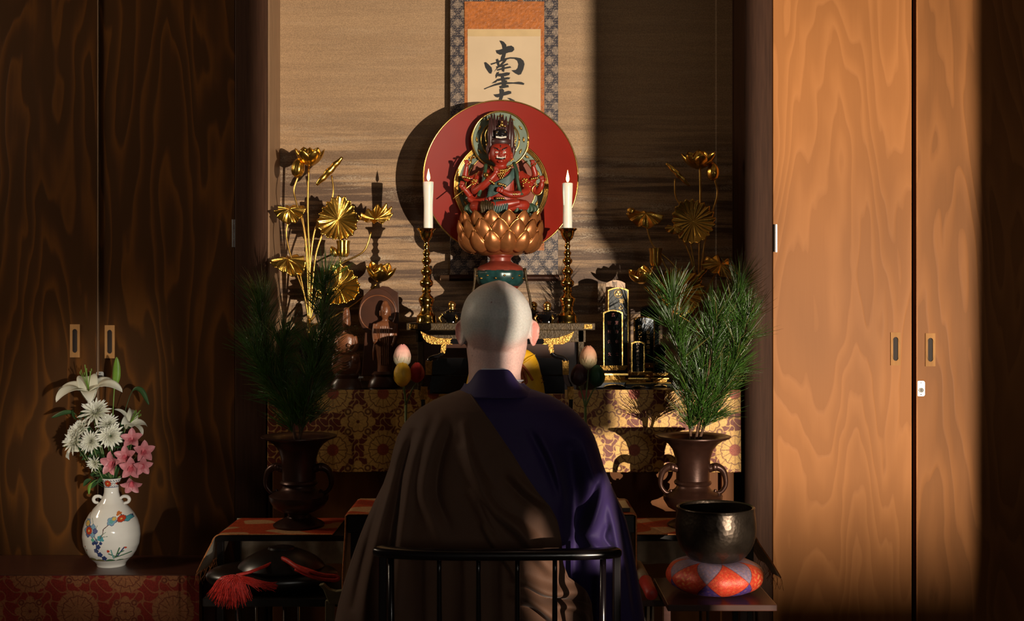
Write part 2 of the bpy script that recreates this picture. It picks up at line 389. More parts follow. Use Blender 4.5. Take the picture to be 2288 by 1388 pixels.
mm_ = N(nt, 'ShaderNodeMath', operation='MULTIPLY'); nt.links.new(a1_, mm_.inputs[0]); nt.links.new(a2_, mm_.inputs[1])
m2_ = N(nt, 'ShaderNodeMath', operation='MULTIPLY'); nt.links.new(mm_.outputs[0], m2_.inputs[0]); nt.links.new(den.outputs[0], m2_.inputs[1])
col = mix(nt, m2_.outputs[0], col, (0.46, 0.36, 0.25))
nt.links.new(col, b.inputs['Base Color']); b.inputs['Roughness'].default_value = 0.62
# ================================================================ the room
YD = 3.95     # door plane
YW = 4.15     # alcove wall
def sbox(name, x0, x1, y0, y1, z0, z1, mat, parent=None, bevel=0.0):
    o = MB().boxp(x0, x1, y0, y1, z0, z1).build(name, mat, parent, smooth=False, bevel=bevel)
    if parent is None: struct(o)
    return o
sbox('floor', -3.6, 3.6, -3.4, 4.3, -0.1, 0.0, 'floor_mat')
sbox('ceiling', -3.6, 3.6, -3.4, 4.3, 2.75, 2.85, 'plaster')
sbox('wall_left', -3.7, -3.6, -3.4, 4.3, 0, 2.75, 'plaster')
sbox('wall_right', 3.6, 3.7, -3.4, 4.3, 0, 2.75, 'plaster')
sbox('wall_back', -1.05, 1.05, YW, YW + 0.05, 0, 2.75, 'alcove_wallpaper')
# posts of the alcove
def px(x, Y): return (x - CX) / F * Y
sbox('trim_1', px(525, YD), px(596, YD), YD, YW + 0.02, 0, 2.75, 'post_wood', bevel=0.003)
sbox('trim_2', px(1663, YD), px(1726, YD), YD, YW + 0.02, 0, 2.75, 'post_wood', bevel=0.003)
sbox('trim_3', px(612, YW), px(624, YW), YW - 0.012, YW + 0.01, 0.0, 2.75, 'jamb_wood', bevel=0.002)
sbox('trim_4', px(1636, YW), px(1646, YW), YW - 0.012, YW + 0.01, 0.0, 2.75, 'post_wood', bevel=0.002)
sbox('trim_5', px(596, YD), px(596, YD) + 0.006, YD + 0.02, YW, 0.0, 2.75, 'jamb_wood')
# doors: two leaves each side, with wooden finger pulls
def door(name, x0, x1, mat, pull=None, hinge=None, lock=None, edge=None, seed=0):
    Y = YD + 0.012
    d = MB().boxp(px(x0, YD), px(x1, YD), Y, Y + 0.03, 0.02, 2.72).build(name, mat, None, smooth=False, bevel=0.002); struct(d)
    if pull:
        cx, cy = pull; a, bb = P(cx - 11, cy - 37, YD), P(cx + 11, cy + 37, YD)
        # frame with a slot cut in it
        m = MB(); w = (bb.x - a.x) / 2; h = (a.z - bb.z) / 2; c = Vector(((a.x + bb.x) / 2, 0, (a.z + bb.z) / 2))
        inner = []; outer = []
        ca_ = math.atan2(h, w); ts = sorted(list(np.linspace(0, 2 * PI, 41)[:-1]) + [ca_, PI - ca_, PI + ca_, 2 * PI - ca_]); n = len(ts)
        for k in range(n):
            t = ts[k]; ct, st = math.cos(t), math.sin(t)
            r = S(5.6, YD); L = h - S(16, YD)
            ix = r * ct; iz = r * st + (L if st >= 0 else -L) * (1 if abs(st) > 1e-6 else 0)
            q = max(abs(ct) / w, abs(st) / h); ox, oz = ct / q, st / q
            inner.append((c.x + ix, c.z + iz)); outer.append((c.x + ox, c.z + oz))
        # snap the outer ring's corners
        vs = [(x, Y - 0.004, z) for x, z in inner] + [(x, Y - 0.004, z) for x, z in outer] + [(x, Y + 0.004, z) for x, z in outer] + [(x, Y + 0.0, z) for x, z in inner]
        fs = []
        for k in range(n):
            k2 = (k + 1) % n
            fs += [(k, k2, n + k2, n + k), (n + k, n + k2, 2 * n + k2, 2 * n + k), (k, k2, 3 * n + k2, 3 * n + k)]
        m.add(vs, fs); fr = m.build('finger_pull', 'pull_wood', d, smooth=False)
        MB().prism([(x, z) for x, z in inner], Y - 0.0005, Y + 0.001).build('recess', 'pull_recess', fr, smooth=False)
    if hinge:
        hx, y0, y1 = hinge; a, bb = P(hx, y0, YD), P(hx, y1, YD)
        h = MB().tube([(a.x, Y - 0.004, a.z), (a.x, Y - 0.004, bb.z)], S(2.6, YD), 10)
        h.boxp(a.x - S(3, YD), a.x + S(6, YD), Y - 0.002, Y + 0.001, bb.z, a.z)
        h.build('hinge', 'chrome', d, sharp=30)
    if lock:
        lx, ly = lock; c = P(lx, ly, YD); w, hh = S(8.5, YD), S(17, YD)
        poly = []
        for sx, sz, a0 in ((1, 1, 0), (-1, 1, 90), (-1, -1, 180), (1, -1, 270)):
            for k in range(5):
                t = math.radians(a0 + k * 22.5); r = w * 0.45
                poly.append((c.x + sx * (w - r) + r * math.cos(t), c.z + sz * (hh - r) + r * math.sin(t)))
        lk = MB().prism(poly, Y - 0.003, Y + 0.001).build('lock_plate', 'lock_plate', d, smooth=False)
        m = MB().lathe((c.x, Y - 0.004, c.z - S(3.5, YD)), [(S(6, YD), 0), (S(6, YD), 0.002), (S(4.8, YD), 0.002), (S(4.8, YD), 0.0008), (0, 0.0008)], 24, Matrix.Rotation(PI / 2, 3, 'X'))
        m.build('keyway', 'lock_plate', lk)
        m = MB().box((c.x, Y - 0.005, c.z - S(3.5, YD)), (S(1.6, YD), 0.002, S(4.5, YD)))
        for dz in (13, -13.5): m.ball((c.x, Y - 0.003, c.z + S(dz, YD)), S(1.5, YD), 8, 6)
        m.box((c.x, Y - 0.0033, c.z + S(7.5, YD)), (S(9, YD), 0.001, S(0.8, YD)))
        m.build('screw', 'lock_dark', lk)
    return d
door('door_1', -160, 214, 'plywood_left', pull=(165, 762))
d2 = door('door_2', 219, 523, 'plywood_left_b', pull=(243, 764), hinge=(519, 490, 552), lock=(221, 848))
d3 = door('door_3', 1729, 2040, 'plywood_right', pull=(2003, 780), hinge=(1732, 501, 563))
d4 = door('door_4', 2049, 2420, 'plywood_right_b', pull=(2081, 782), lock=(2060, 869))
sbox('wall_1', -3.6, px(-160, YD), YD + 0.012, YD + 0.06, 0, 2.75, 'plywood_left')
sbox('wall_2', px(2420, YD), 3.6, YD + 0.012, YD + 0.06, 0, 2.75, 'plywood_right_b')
sbox('wall_3', px(-160, YD), px(525, YD), YD + 0.06, YD + 0.09, 0, 2.75, 'shadow_gap')
sbox('wall_4', px(1726, YD), px(2420, YD), YD + 0.06, YD + 0.09, 0, 2.75, 'shadow_gap')
# edge mouldings of the meeting leaves
for nm, x, mt, par in (('edge_strip', 217.0, 'jamb_wood', d2),):
    MB().boxp(px(x - 0.8, YD), px(x + 1.6, YD), YD + 0.004, YD + 0.02, 0.02, 2.72).build(nm, mt, par, smooth=False)
MB().boxp(px(2049, YD), px(2052, YD), YD + 0.006, YD + 0.02, 0.02, 2.72).build('edge_strip', 'plywood_right', d4, smooth=False)
# added wall pieces cut to shape the sunlight behind the camera, open in the middle
SX, SY = 2.83, -2.55
def gap_x(xw, yw, Y=-0.4): t = (Y - SY) / (yw - SY); return SX + (xw - SX) * t
a = gap_x(-0.036, 2.45); b_ = gap_x(0.33, YW); c_ = gap_x(0.845, YD); d_ = gap_x(1.66, YD)
sbox('sun_block_1', 1.05, a, -0.44, -0.40, 0, 2.75, 'plaster')
struct(MB().prism([(b_, 1.215), (2.03, 1.15), (2.115, 1.02), (c_, 1.02), (c_, 2.75), (b_, 2.75)], -0.44, -0.40).build('sun_block_2', 'plaster', None, smooth=False))
sbox('sun_block_3', 2.115, c_, -0.44, -0.40, 0, 1.02, 'plaster')
sbox('sun_block_4', 1.962, 2.115, -0.44, -0.40, 0, 0.835, 'plaster')
sbox('sun_block_5', d_, 3.6, -0.44, -0.40, 0, 2.75, 'plaster')
struct(MB().prism([(a, .915), (1.625, .900), (1.638, .866), (1.658, .868), (1.672, .925), (1.72, .932), (1.80, .925), (1.965, .925), (1.965, 1.018), (a, 1.018)], -0.44, -0.40).build('sun_block_6', 'plaster', None, smooth=False))  # unseen block, lower edge notched so sun patches fall on the robe
struct(MB().prism([(a, 0), (1.885, 0), (1.885, .85), (1.675, .85), (1.66, .835), (1.655, .80), (1.63, .79), (a, .80)], -0.44, -0.40).build('sun_block_7', 'plaster', None, smooth=False))
sbox('sun_block_8', 1.715, 1.900, -0.44, -0.40, 0.85, 0.925, 'plaster')
sbox('sun_block_9', 2.718, 2.95, -2.21, -2.19, 0, 0.9475, 'plaster')  # unseen block added near the sun lamp to dim the right doors' bottom
sbox('wall_8', 1.05, 3.6, -0.44, -0.40, 2.45, 2.75, 'plaster')

# garden leaves outside, between the daylight and the room (they show as the broken reflection on the glossy tablet)
rnd = random.Random(77); m = MB()
for i in range(520):
    c = Vector((1.8 + rnd.uniform(-.45, .45), -2.55 + rnd.uniform(-.05, .05), 1.5 + rnd.uniform(-.55, .55)))
    if (c.x - 1.72) ** 2 + (c.z - 1.72) ** 2 < .035 or (c.x - 1.86) ** 2 * 1.6 + (c.z - 1.28) ** 2 < .03: continue
    up = Vector((rnd.uniform(-1, 1), rnd.uniform(-.3, .3), rnd.uniform(-1, .4))).normalized(); m.petal(c, up, Vector((0, 1, 0)), rnd.uniform(.06, .12), rnd.uniform(.012, .025), 0, .4, .2, .9, .8, 5, 6)
m.tube([(1.55, -2.56, 0), (1.60, -2.56, 1.2), (1.5, -2.56, 2.1)], [.03, .02, .01], 8, 6); m.tube([(2.1, -2.56, 0), (2.0, -2.56, 1.2), (2.1, -2.56, 2.1)], [.03, .02, .01], 8, 6)
plain('garden_leaf', (0.02, 0.05, 0.02), 0.6)
o = m.build('garden_foliage', 'garden_leaf', None); o['kind'] = 'stuff'; o['label'] = 'dark garden leaves outside the room, seen only mirrored in the glossy tablet'; o['category'] = 'plants'

m = MB()
for (y0_, y1_, z0_, z1_) in ((2.74, 2.80, 2.15, 2.72), (3.80, 3.86, 2.15, 2.72), (2.74, 3.86, 2.15, 2.20), (2.74, 3.86, 2.68, 2.72), (3.28, 3.31, 2.15, 2.72)): m.boxp(-3.6, -3.585, y0_, y1_, z0_, z1_)
struct(m.build('added_window_frame', 'post_wood', None, smooth=False))  # added frame around the high left lamp, no opening behind it
# ================================================================ woven patterns (numpy, evaluated on dense cloth meshes)
def sm(e0, e1, x): t = np.clip((x - e0) / (e1 - e0), 0, 1); return t * t * (3 - 2 * t)
def mixc(c, col, m): return c * (1 - m[..., None]) + np.array(col) * m[..., None]
def mum(c, x, y, cx, cy, R, gold, line, core, n=12):
    dx, dy = x - cx, y - cy; r = np.hypot(dx, dy) / R; th = np.arctan2(dy, dx)
    edge = 0.93 + 0.07 * np.abs(np.cos(n * th / 2 + PI / 2))
    c = mixc(c, gold, 1 - sm(edge - 0.02, edge + 0.02, r))
    inner = 0.66 + 0.07 * np.abs(np.cos(n * th / 2)); lw = 0.03
    ln = 1 - sm(lw * 0.5, lw * 1.2, np.abs(r - inner))
    a1 = np.abs(np.sin(n * th / 2)) * r * 2 / n; a2 = np.abs(np.cos(n * th / 2)) * r * 2 / n
    l1 = (1 - sm(0.010, 0.024, a1)) * (r > 0.28) * (r < inner)
    l2 = (1 - sm(0.010, 0.024, a2)) * (r >= inner) * (r < edge)
    c = mixc(c, line, np.clip(ln + l1 + l2, 0, 1) * (r < edge) * 0.85)
    return mixc(c, core, 1 - sm(0.28, 0.31, r))
def palmette(c, x, y, cx, cy, R, gold, line):
    dx, dy = x - cx, y - cy; r = np.hypot(dx, dy) / R; th = np.arctan2(dy, dx)
    lob = 0.62 + 0.30 * np.abs(np.cos(4 * th)) ** 0.6
    c = mixc(c, gold, 1 - sm(lob - 0.03, lob + 0.03, r))
    i2 = 0.45 + 0.10 * np.abs(np.cos(4 * th + PI / 2)); ln = 1 - sm(0.02, 0.05, np.abs(r - i2))
    rays = (1 - sm(0.02, 0.05, np.abs(np.sin(8 * th)) * r)) * (r > 0.12) * (r < 0.4)
    curl = 1 - sm(0.03, 0.07, np.abs(np.hypot(np.abs(dx) / R - 0.52, np.abs(dy) / R - 0.52) - 0.13))
    c = mixc(c, line, np.clip(ln + rays + curl, 0, 1) * 0.9)
    return mixc(c, line, 1 - sm(0.08, 0.11, r))
def scrolls(c, x, y, P0, gold, amt=0.9):
    a = x * 2 * PI / P0; b = y * 2 * PI / P0
    s = np.sin(a + 1.6 * np.sin(b)) + np.sin(b + 1.6 * np.sin(a * 1.0 + 1.0))
    m = 1 - sm(0.18, 0.42, np.abs(s)); return mixc(c, gold, m * amt)
def brocade_gold(x, y, core=(0.30, 0.055, 0.02)):
    gold = (0.60, 0.34, 0.085); line = (0.12, 0.025, 0.007); ground = (0.14, 0.020, 0.006)
    c = np.zeros(x.shape + (3,)) + np.array(ground)
    c = scrolls(c, x, y, 0.042, gold)
    px_, py_ = 0.163, 0.182
    for i in range(-6, 7):
        for j in range(-3, 3):
            c = mum(c, x, y, i * px_, j * py_, 0.064, gold, line, core)
            c = palmette(c, x, y, (i + 0.5) * px_, (j + 0.5) * py_, 0.062, gold, line)
    return c
def brocade_redgold(x, y):
    gold = (0.22, 0.080, 0.028); line = (0.10, 0.016, 0.007); ground = (0.16, 0.012, 0.006)
    c = np.zeros(x.shape + (3,)) + np.array(ground)
    c = scrolls(c, x, y, 0.075, gold, 0.8)
    for i in range(-8, 9):
        for j in range(-3, 4):
            if (i + j) % 2 == 0: c = mum(c, x, y, i * 0.155, j * 0.13, 0.07, gold, line, gold)
            else: c = palmette(c, x, y, i * 0.155, j * 0.13, 0.055, gold, line)
    return c
def brocade_navy(x, y):
    silver = (0.27, 0.20, 0.145); ground = (0.022, 0.017, 0.026)
    c = np.zeros(x.shape + (3,)) + np.array(ground)
    c = scrolls(c, x, y, 0.018, silver, 0.95)
    for i in range(-14, 15):
        for j in range(-20, 20):
            if (i + j) % 2 == 0: c = palmette(c, x, y, i * 0.024, j * 0.034, 0.017, silver, ground)
    return c
def brocade_orange(x, y):
    c = np.zeros(x.shape + (3,)) + np.array((0.42, 0.055, 0.015))
    s = np.sin(x * 28 + 2 * np.sin(y * 31)) + np.sin(y * 37 + 2 * np.sin(x * 19 + 1))
    c = mixc(c, (0.50, 0.27, 0.12), sm(0.3, 0.5, s)); return mixc(c, (0.30, 0.03, 0.01), sm(0.3, 0.5, -s - 0.5))
def cloth_grid(fn, nu, nv, patfn, uvfn):
    """fn(u, v) -> world point, pattern colour from uvfn(u, v) -> metres."""
    m = MB(); m.grid(fn, nu, nv)
    U, V_ = np.meshgrid(np.linspace(0, 1, nu), np.linspace(0, 1, nv)); x, y = uvfn(U, V_)
    m.c = [tuple(q) for q in patfn(x, y).reshape(-1, 3)]
    return m
# ================================================================ altar
AF = 3.65                                   # front of the altar
zt = P(0, 872, AF).z; zb = P(0, 1054, AF).z
x0, x1 = P(600, 0, AF).x, P(1652, 0, AF).x
alt = thing('altar_table', 'long wooden altar table spanning the alcove under the gold brocade hanging', 'altar', (0, AF + 0.25, 0))
MB().boxp(x0, x1 - 0.004, AF + 0.01, YW - 0.01, zt - 0.035, zt).build('table_top', 'lacquer_soft', alt, smooth=False, bevel=0.002)
MB().boxp(x0 + 0.02, x1 - 0.02, AF + 0.04, AF + 0.06, 0.06, zt - 0.035).build('front_panel', 'altar_wood', alt, smooth=False)
for xx in (x0 + 0.03, x1 - 0.035): MB().boxp(xx - 0.02, xx + 0.02, AF + 0.015, AF + 0.055, 0, zt - 0.035).build('leg', 'altar_wood', alt, smooth=False, bevel=0.002)
MB().boxp(x0, x1, AF + 0.02, YW - 0.02, 0.0, 0.06).build('base', 'lacquer_soft', alt, smooth=False)
def fn(u, v):
    x = lerp(x0 - 0.002, x1 + 0.004, u); w = 0.004 * math.sin(u * 47) * v + 0.003 * math.sin(u * 19 + 1) * v
    return Vector((x, AF - 0.001 - abs(w) - 0.004 * v, lerp(zt + 0.0015, zb, v) + 0.0015 * math.sin(u * 31) * v))
m = cloth_grid(fn, 1000, 170, brocade_gold, lambda u, v: (lerp(x0, x1, u) - P(1415, 0, AF).x, -(v * (zt - zb)) + (zt - P(0, 1005, AF).z)))
fc = m.build('brocade_hanging', 'brocade', None, color=True)
tag(fc, 'gold chrysanthemum brocade hanging down the front edge of the altar', 'cloth')
m = fc.modifiers.new('thickness', 'SOLIDIFY'); m.thickness = 0.0015; m.offset = -1

# ---- raised shelf in the middle of the altar
ZS = P(0, 722, 3.62).z
sh = thing('offering_shelf', 'dark gilded offering shelf raised on legs behind the miniature chair', 'shelf', (P(1118, 0, 3.62).x, 3.78, zt))
xa, xb = P(908, 0, 3.62).x, P(1330, 0, 3.62).x
MB().boxp(xa, xb, 3.62, 3.96, ZS - S(16, 3.62), ZS).build('shelf_board', 'gilt_dark', sh, smooth=False, bevel=0.002)
MB().boxp(xa + .03, xb - .03, 3.635, 3.655, ZS - S(43, 3.62), ZS - S(16, 3.62)).build('apron', 'gilt_dark', sh, smooth=False, bevel=0.001)
MB().boxp(xa + .035, xb - .035, 3.66, 3.68, zt, ZS - S(43, 3.62)).build('back_panel', 'carved_dark', sh, smooth=False)
for x in (xa + .045, xb - .045):
    for y in (3.645, 3.94): MB().box((x, y, (zt + ZS - .02) / 2), (.02, .02, ZS - zt - .023)).build('leg', 'gilt_dark', sh, smooth=False, bevel=0.002)
for xx in (924, 1314): MB().boxp(P(xx - 9, 0, 3.62).x, P(xx + 9, 0, 3.62).x, 3.618, 3.63, ZS - S(13, 3.62), ZS - S(3, 3.62)).build('metal_fitting', 'gilt', sh, smooth=False)

# ---- candlesticks and candles
CYY = 3.70
def candlestick(pxc, label):
    c = P(pxc, 722, CYY); k = S(1, CYY)
    t = thing('candlestick', label, 'candlestick', (c.x, CYY, ZS), 'brass candlesticks on the shelf')
    prof = [(23, 722), (23, 718), (22, 716), (21.5, 706), (19, 704), (15, 699), (12.5, 694), (12, 686), (14.5, 684), (14.5, 681), (15.5, 678), (17.5, 673), (17.5, 668), (15, 664), (10, 660), (8.5, 655), (11, 652), (9, 648), (8.5, 643), (13, 640), (15, 635), (15, 630), (11, 626), (7.5, 622), (7, 617), (10, 614), (12.5, 609), (12.5, 605), (9, 601), (6, 598), (6, 592), (9, 589), (11, 585), (10.5, 581), (7, 578), (5.5, 573), (8, 569), (8.5, 565), (6, 562), (4.5, 557), (6.5, 552), (6.5, 549), (4.5, 546), (5.5, 541), (7, 538), (10.5, 535), (12.5, 530)]
    base = [(r * k, (722 - y) * k) for r, y in prof]
    dz = 0
    MB().lathe((c.x, CYY, ZS), base[:9], 40).build('base', 'brass', t, sharp=40)
    MB().lathe((c.x, CYY, ZS), base[8:], 40).build('shaft', 'brass', t, sharp=50)
    d = [(12.5, 530), (14.5, 524), (16, 518), (20, 515), (21.5, 512.5), (21, 511.5), (17, 513.5), (13.5, 519), (5, 520), (0, 520)]
    MB().lathe((c.x, CYY, ZS), [(r * k, (722 - y) * k) for r, y in d], 40).build('drip_pan', 'brass', t, sharp=40)
    return c.x
def candle(pxc, x, y0, label, side):
    k = S(1, CYY); z0 = ZS + (722 - 519.5) * k; h = (519.5 - y0) * k; c = P(pxc, 0, CYY).x
    t = thing('candle', label, 'candle', (x, CYY, z0), 'lit white candles')
    m = MB(); n = 14
    prof = []
    for i in range(n): f = i / (n - 1); r = 10.2 + 1.6 * f ** 3 + .3 * math.sin(f * 9); prof.append((r * k, f * h))
    prof += [(11.4 * k, h + 0.8 * k), (10 * k, h + 0.6 * k), (7 * k, h - 1.0 * k), (0, h - 1.5 * k)]
    m.lathe((x, CYY, z0), prof, 32)
    m.tube([(x + side * 8.6 * k, CYY - 6.5 * k, z0 + h), (x + side * 9 * k, CYY - 7 * k, z0 + h * .8), (x + side * 8.4 * k, CYY - 6.6 * k, z0 + h * .55)], [1.6 * k, 2.0 * k, 1.0 * k], 8, 4)
    m.build('wax_body', 'wax', t, sharp=60)
    MB().tube([(x, CYY, z0 + h - 1.5 * k), (x + .3 * k, CYY, z0 + h + 3 * k), (x + 1.2 * k, CYY, z0 + h + 7 * k)], 0.8 * k, 8, 3).build('wick', 'wick', t)
    fl = [(0, 2.5), (2.4, 5), (3.6, 9), (3.5, 13), (2.4, 19), (1.1, 25), (0, 31)]
    MB().lathe((x + .4 * k, CYY, z0 + h), [(r * k, z * k) for r, z in fl], 16).build('flame', 'flame', t)
    lamp('candle_flame_light', 'POINT', (x, CYY, z0 + h + 13 * k), 3.5, (1.0, 0.50, 0.20), shadow_soft_size=0.004)
xl = candlestick(953, 'turned brass candlestick holding the left candle'); xr = candlestick(1268, 'turned brass candlestick holding the right candle')
candle(958, P(957, 0, CYY).x, 408, 'lit white candle left of the red deity statue', 1)
candle(1269, P(1268, 0, CYY).x, 411, 'lit white candle right of the red deity statue, with the thinner glow', -1)

# ---- lidded vessels with ball finials
def vessel(pxc, ytop, Y, label):
    k = S(1, Y); c = P(pxc, 0, Y); h = 722 - ytop
    t = thing('lidded_vessel', label, 'vessel', (c.x, Y, ZS), 'black vessels with ball finials')
    MB().lathe((c.x, Y, ZS), [(r * k, z * k) for r, z in [(17, 0), (17, 3), (13, 5), (19, 10), (26, 16), (27, 20), (20, 22)]], 32).build('bowl', 'lacquer', t, sharp=40)
    for a in range(4):
        MB().tube([(c.x + 24 * k * math.cos(a * PI / 2 + .4), Y + 24 * k * math.sin(a * PI / 2 + .4), ZS + 18 * k), (c.x + 30 * k * math.cos(a * PI / 2 + .4), Y + 30 * k * math.sin(a * PI / 2 + .4), ZS + 10 * k), (c.x + 24 * k * math.cos(a * PI / 2 + .4), Y + 24 * k * math.sin(a * PI / 2 + .4), ZS)], [2.5 * k, 3 * k, 2 * k], 8, 4).build('leg', 'gilt_plain', t)
    MB().lathe((c.x, Y, ZS), [(r * k, z * k) for r, z in [(20, 22), (19, 24), (12, h - 22), (8.5, h - 19)]], 32).build('lid', 'lacquer', t, sharp=40)
    MB().lathe((c.x, Y, ZS), [(r * k, z * k) for r, z in [(8.5, h - 20), (7.5, h - 17), (6.5, h - 14.5), (8.5, h - 11), (9, h - 8), (7.5, h - 4), (4, h - 1), (0, h)]], 24).build('finial', 'gilt_plain', t)
vessel(1010, 673, 3.69, 'black lacquer vessel with gold ball finial beside the left candlestick')
vessel(1192, 675, 3.80, 'black lacquer vessel with gold ball finial just right of the shaved head')
vessel(1223, 674, 3.68, 'black lacquer vessel with gold ball finial next to the right candlestick')

# ---- hanging scroll
SYY = 4.10
def sP(x, y): q = P(x, y, SYY); return q
sc_t = thing('hanging_scroll', 'hanging scroll with brushed black characters in an orange and dark floral brocade mount', 'scroll', (P(1125, 0, SYY).x, SYY, P(0, 628, SYY).z))
a = sP(1006, 620); b = sP(1247, -140)
m = cloth_grid(lambda u, v: Vector((lerp(a.x, b.x, u), SYY + 0.002 * math.sin(v * 9), lerp(a.z, b.z, v))), 200, 620, brocade_navy, lambda u, v: (lerp(a.x, b.x, u) + 0.031, lerp(a.z, b.z, v) - 1.9))
m.build('brocade_mount', 'brocade', sc_t, color=True, solid=0.001)
def flat(name, x0_, y0_, x1_, y1_, dy, mat, par=sc_t):
    p, q = sP(x0_, y0_), sP(x1_, y1_); return MB().boxp(p.x, q.x, SYY - dy, SYY - dy + 0.0012, q.z, p.z).build(name, mat, par, smooth=False)
flat('orange_border', 1038, 4, 1216, 560, .0046, 'orange_silk')
flat('paper_sheet', 1045, 66, 1208, 540, .0060, 'paper')
flat('paper_heading', 1045, 67, 1207, 82, .0070, 'paper_band')
for x in (1083, 1156): flat('hanging_strip', x, -140, x + 12, 3, .0046, 'orange_silk')
q = sP(0, 621); k = S(1, SYY)
MB().tube([(sP(1004, 0).x, SYY, q.z), (sP(1249, 0).x, SYY, q.z)], 7.5 * k, 20).build('roller', 'bronze', sc_t, sharp=40)
for x_, s_ in ((1004, -1), (1249, 1)):
    MB().tube([(sP(x_, 0).x, SYY, q.z), (sP(x_ + s_ * 20, 0).x, SYY, q.z)], 6 * k, 20).build('roller_knob', 'dowel', sc_t, sharp=40)
# brush strokes: outline polygons traced in the reference scroll's own plane (5.338 px per px)
def stroke(m, pts, dy):
    q = [sP(960 + x / 5.338, y / 5.338) for x, y in pts]; m.prism([(p.x, p.z) for p in q], SYY - .0078 - dy, SYY - .0066)
st = MB()
strokes = [
 # character 1
 [(832, 490), (858, 492), (885, 505), (915, 540), (918, 590), (912, 640), (900, 690), (870, 735), (846, 725), (850, 690), (868, 650), (872, 600), (862, 545)],
 [(788, 605), (830, 600), (880, 585), (930, 556), (975, 550), (1005, 570), (1010, 600), (985, 625), (940, 632), (890, 650), (840, 660), (800, 640)],
 [(650, 750), (672, 746), (700, 770), (740, 810), (748, 850), (735, 885), (712, 880), (690, 850), (665, 810)],
 [(725, 765), (790, 745), (850, 720), (900, 700), (960, 688), (1030, 690), (1085, 700), (1120, 730), (1132, 770), (1118, 830), (1090, 890), (1060, 900), (1020, 880), (975, 845), (1030, 838), (1050, 815), (1058, 770), (1045, 730), (1010, 708), (960, 705), (900, 722), (840, 745), (780, 765), (735, 780)],
 [(790, 715), (815, 705), (830, 740), (835, 790), (815, 800), (800, 760)],
 [(905, 700), (925, 712), (900, 750), (855, 790), (800, 830), (772, 860), (800, 815), (850, 765)],
 [(790, 800), (850, 785), (930, 760), (940, 775), (860, 805), (800, 815)],
 [(800, 835), (860, 815), (960, 795), (975, 812), (880, 832), (810, 850)],
 [(862, 775), (895, 780), (893, 840), (888, 865), (862, 855)],
 # character 2
 [(795, 885), (860, 880), (920, 868), (960, 872), (950, 900), (900, 915), (830, 918), (790, 905)],
 [(800, 870), (830, 860), (820, 900), (790, 940), (785, 905)],
 [(845, 900), (880, 905), (900, 950), (905, 1000), (890, 1040), (860, 1050), (862, 1000), (855, 950)],
 [(800, 950), (850, 938), (930, 925), (962, 930), (950, 950), (880, 960), (815, 972)],
 [(648, 1062), (700, 1040), (780, 1005), (850, 985), (930, 985), (1000, 988), (1060, 980), (1100, 985), (1130, 1000), (1122, 1018), (1080, 1012), (1000, 1004), (920, 1008), (850, 1012), (770, 1030), (700, 1052), (655, 1072)],
 [(800, 955), (830, 950), (790, 990), (740, 1000), (765, 980)],
 [(830, 1035), (880, 1015), (940, 1020), (945, 1045), (890, 1055), (840, 1062)],
 [(900, 960), (925, 965), (920, 1010), (900, 1020)],
 # character 3, only its top shows above the disc
 [(832, 1068), (870, 1062), (890, 1085), (885, 1130), (870, 1180), (840, 1240), (800, 1300), (815, 1230), (838, 1150)],
 [(762, 1132), (820, 1125), (880, 1105), (940, 1088), (972, 1095), (975, 1120), (930, 1135), (870, 1150), (810, 1168), (785, 1160)],
 [(925, 1172), (960, 1175), (1010, 1200), (1060, 1260), (1000, 1230)],
]
for i, s_ in enumerate(strokes): stroke(st, s_, i * 0.00004)
st.build('calligraphy', 'ink', sc_t, smooth=False)
# ================================================================ the red deity statue on its lotus
SX0 = 1118.0
YD0 = 3.90        # disc
YF = 3.80         # figure centre
stt = thing('buddhist_statue', 'red six-armed wrathful deity statue seated on a copper lotus before a big red disc', 'statue', (P(SX0, 0, YF).x, YF, ZS))
def sp(x, y, Y=YF): return P(x, y, Y)
def disc(cx, cy, r, Y, th, name, mat, dish=0.0, par=stt, inner=0.0):
    c = P(cx, cy, Y); R = S(r, Y); m = MB(); n = 96
    prof = [(S(inner, Y), dish * (1 - (inner / r) ** 2)), ] if inner else [(0, dish)]
    for f in (0.3, 0.6, 0.85, 1.0):
        if f * r > inner: prof.append((R * f, dish * (1 - f * f)))
    back = [(r_, d + th) for r_, d in prof[::-1]]
    m.lathe(c, prof + back, n, Matrix.Rotation(-PI / 2, 3, 'X')); return m.build(name, mat, par, sharp=40)
def ring(cx, cy, r, Y, rad, name, mat, a0=0, a1=360, par=stt):
    c = P(cx, cy, Y); R = S(r, Y); n = 96
    pts = [c + Vector((R * math.cos(math.radians(a0 + (a1 - a0) * i / n)), 0, R * math.sin(math.radians(a0 + (a1 - a0) * i / n)))) for i in range(n + 1)]
    return MB().tube(pts, rad, 8).build(name, mat, par)
dd = disc(SX0 + 1, 397, 172, YD0, 0.006, 'disc', 'disc_red', 0.018)
ring(SX0 + 1, 397, 172.5, YD0 + .001, S(1.7, YD0), 'gold_rim', 'gilt_plain', par=dd)
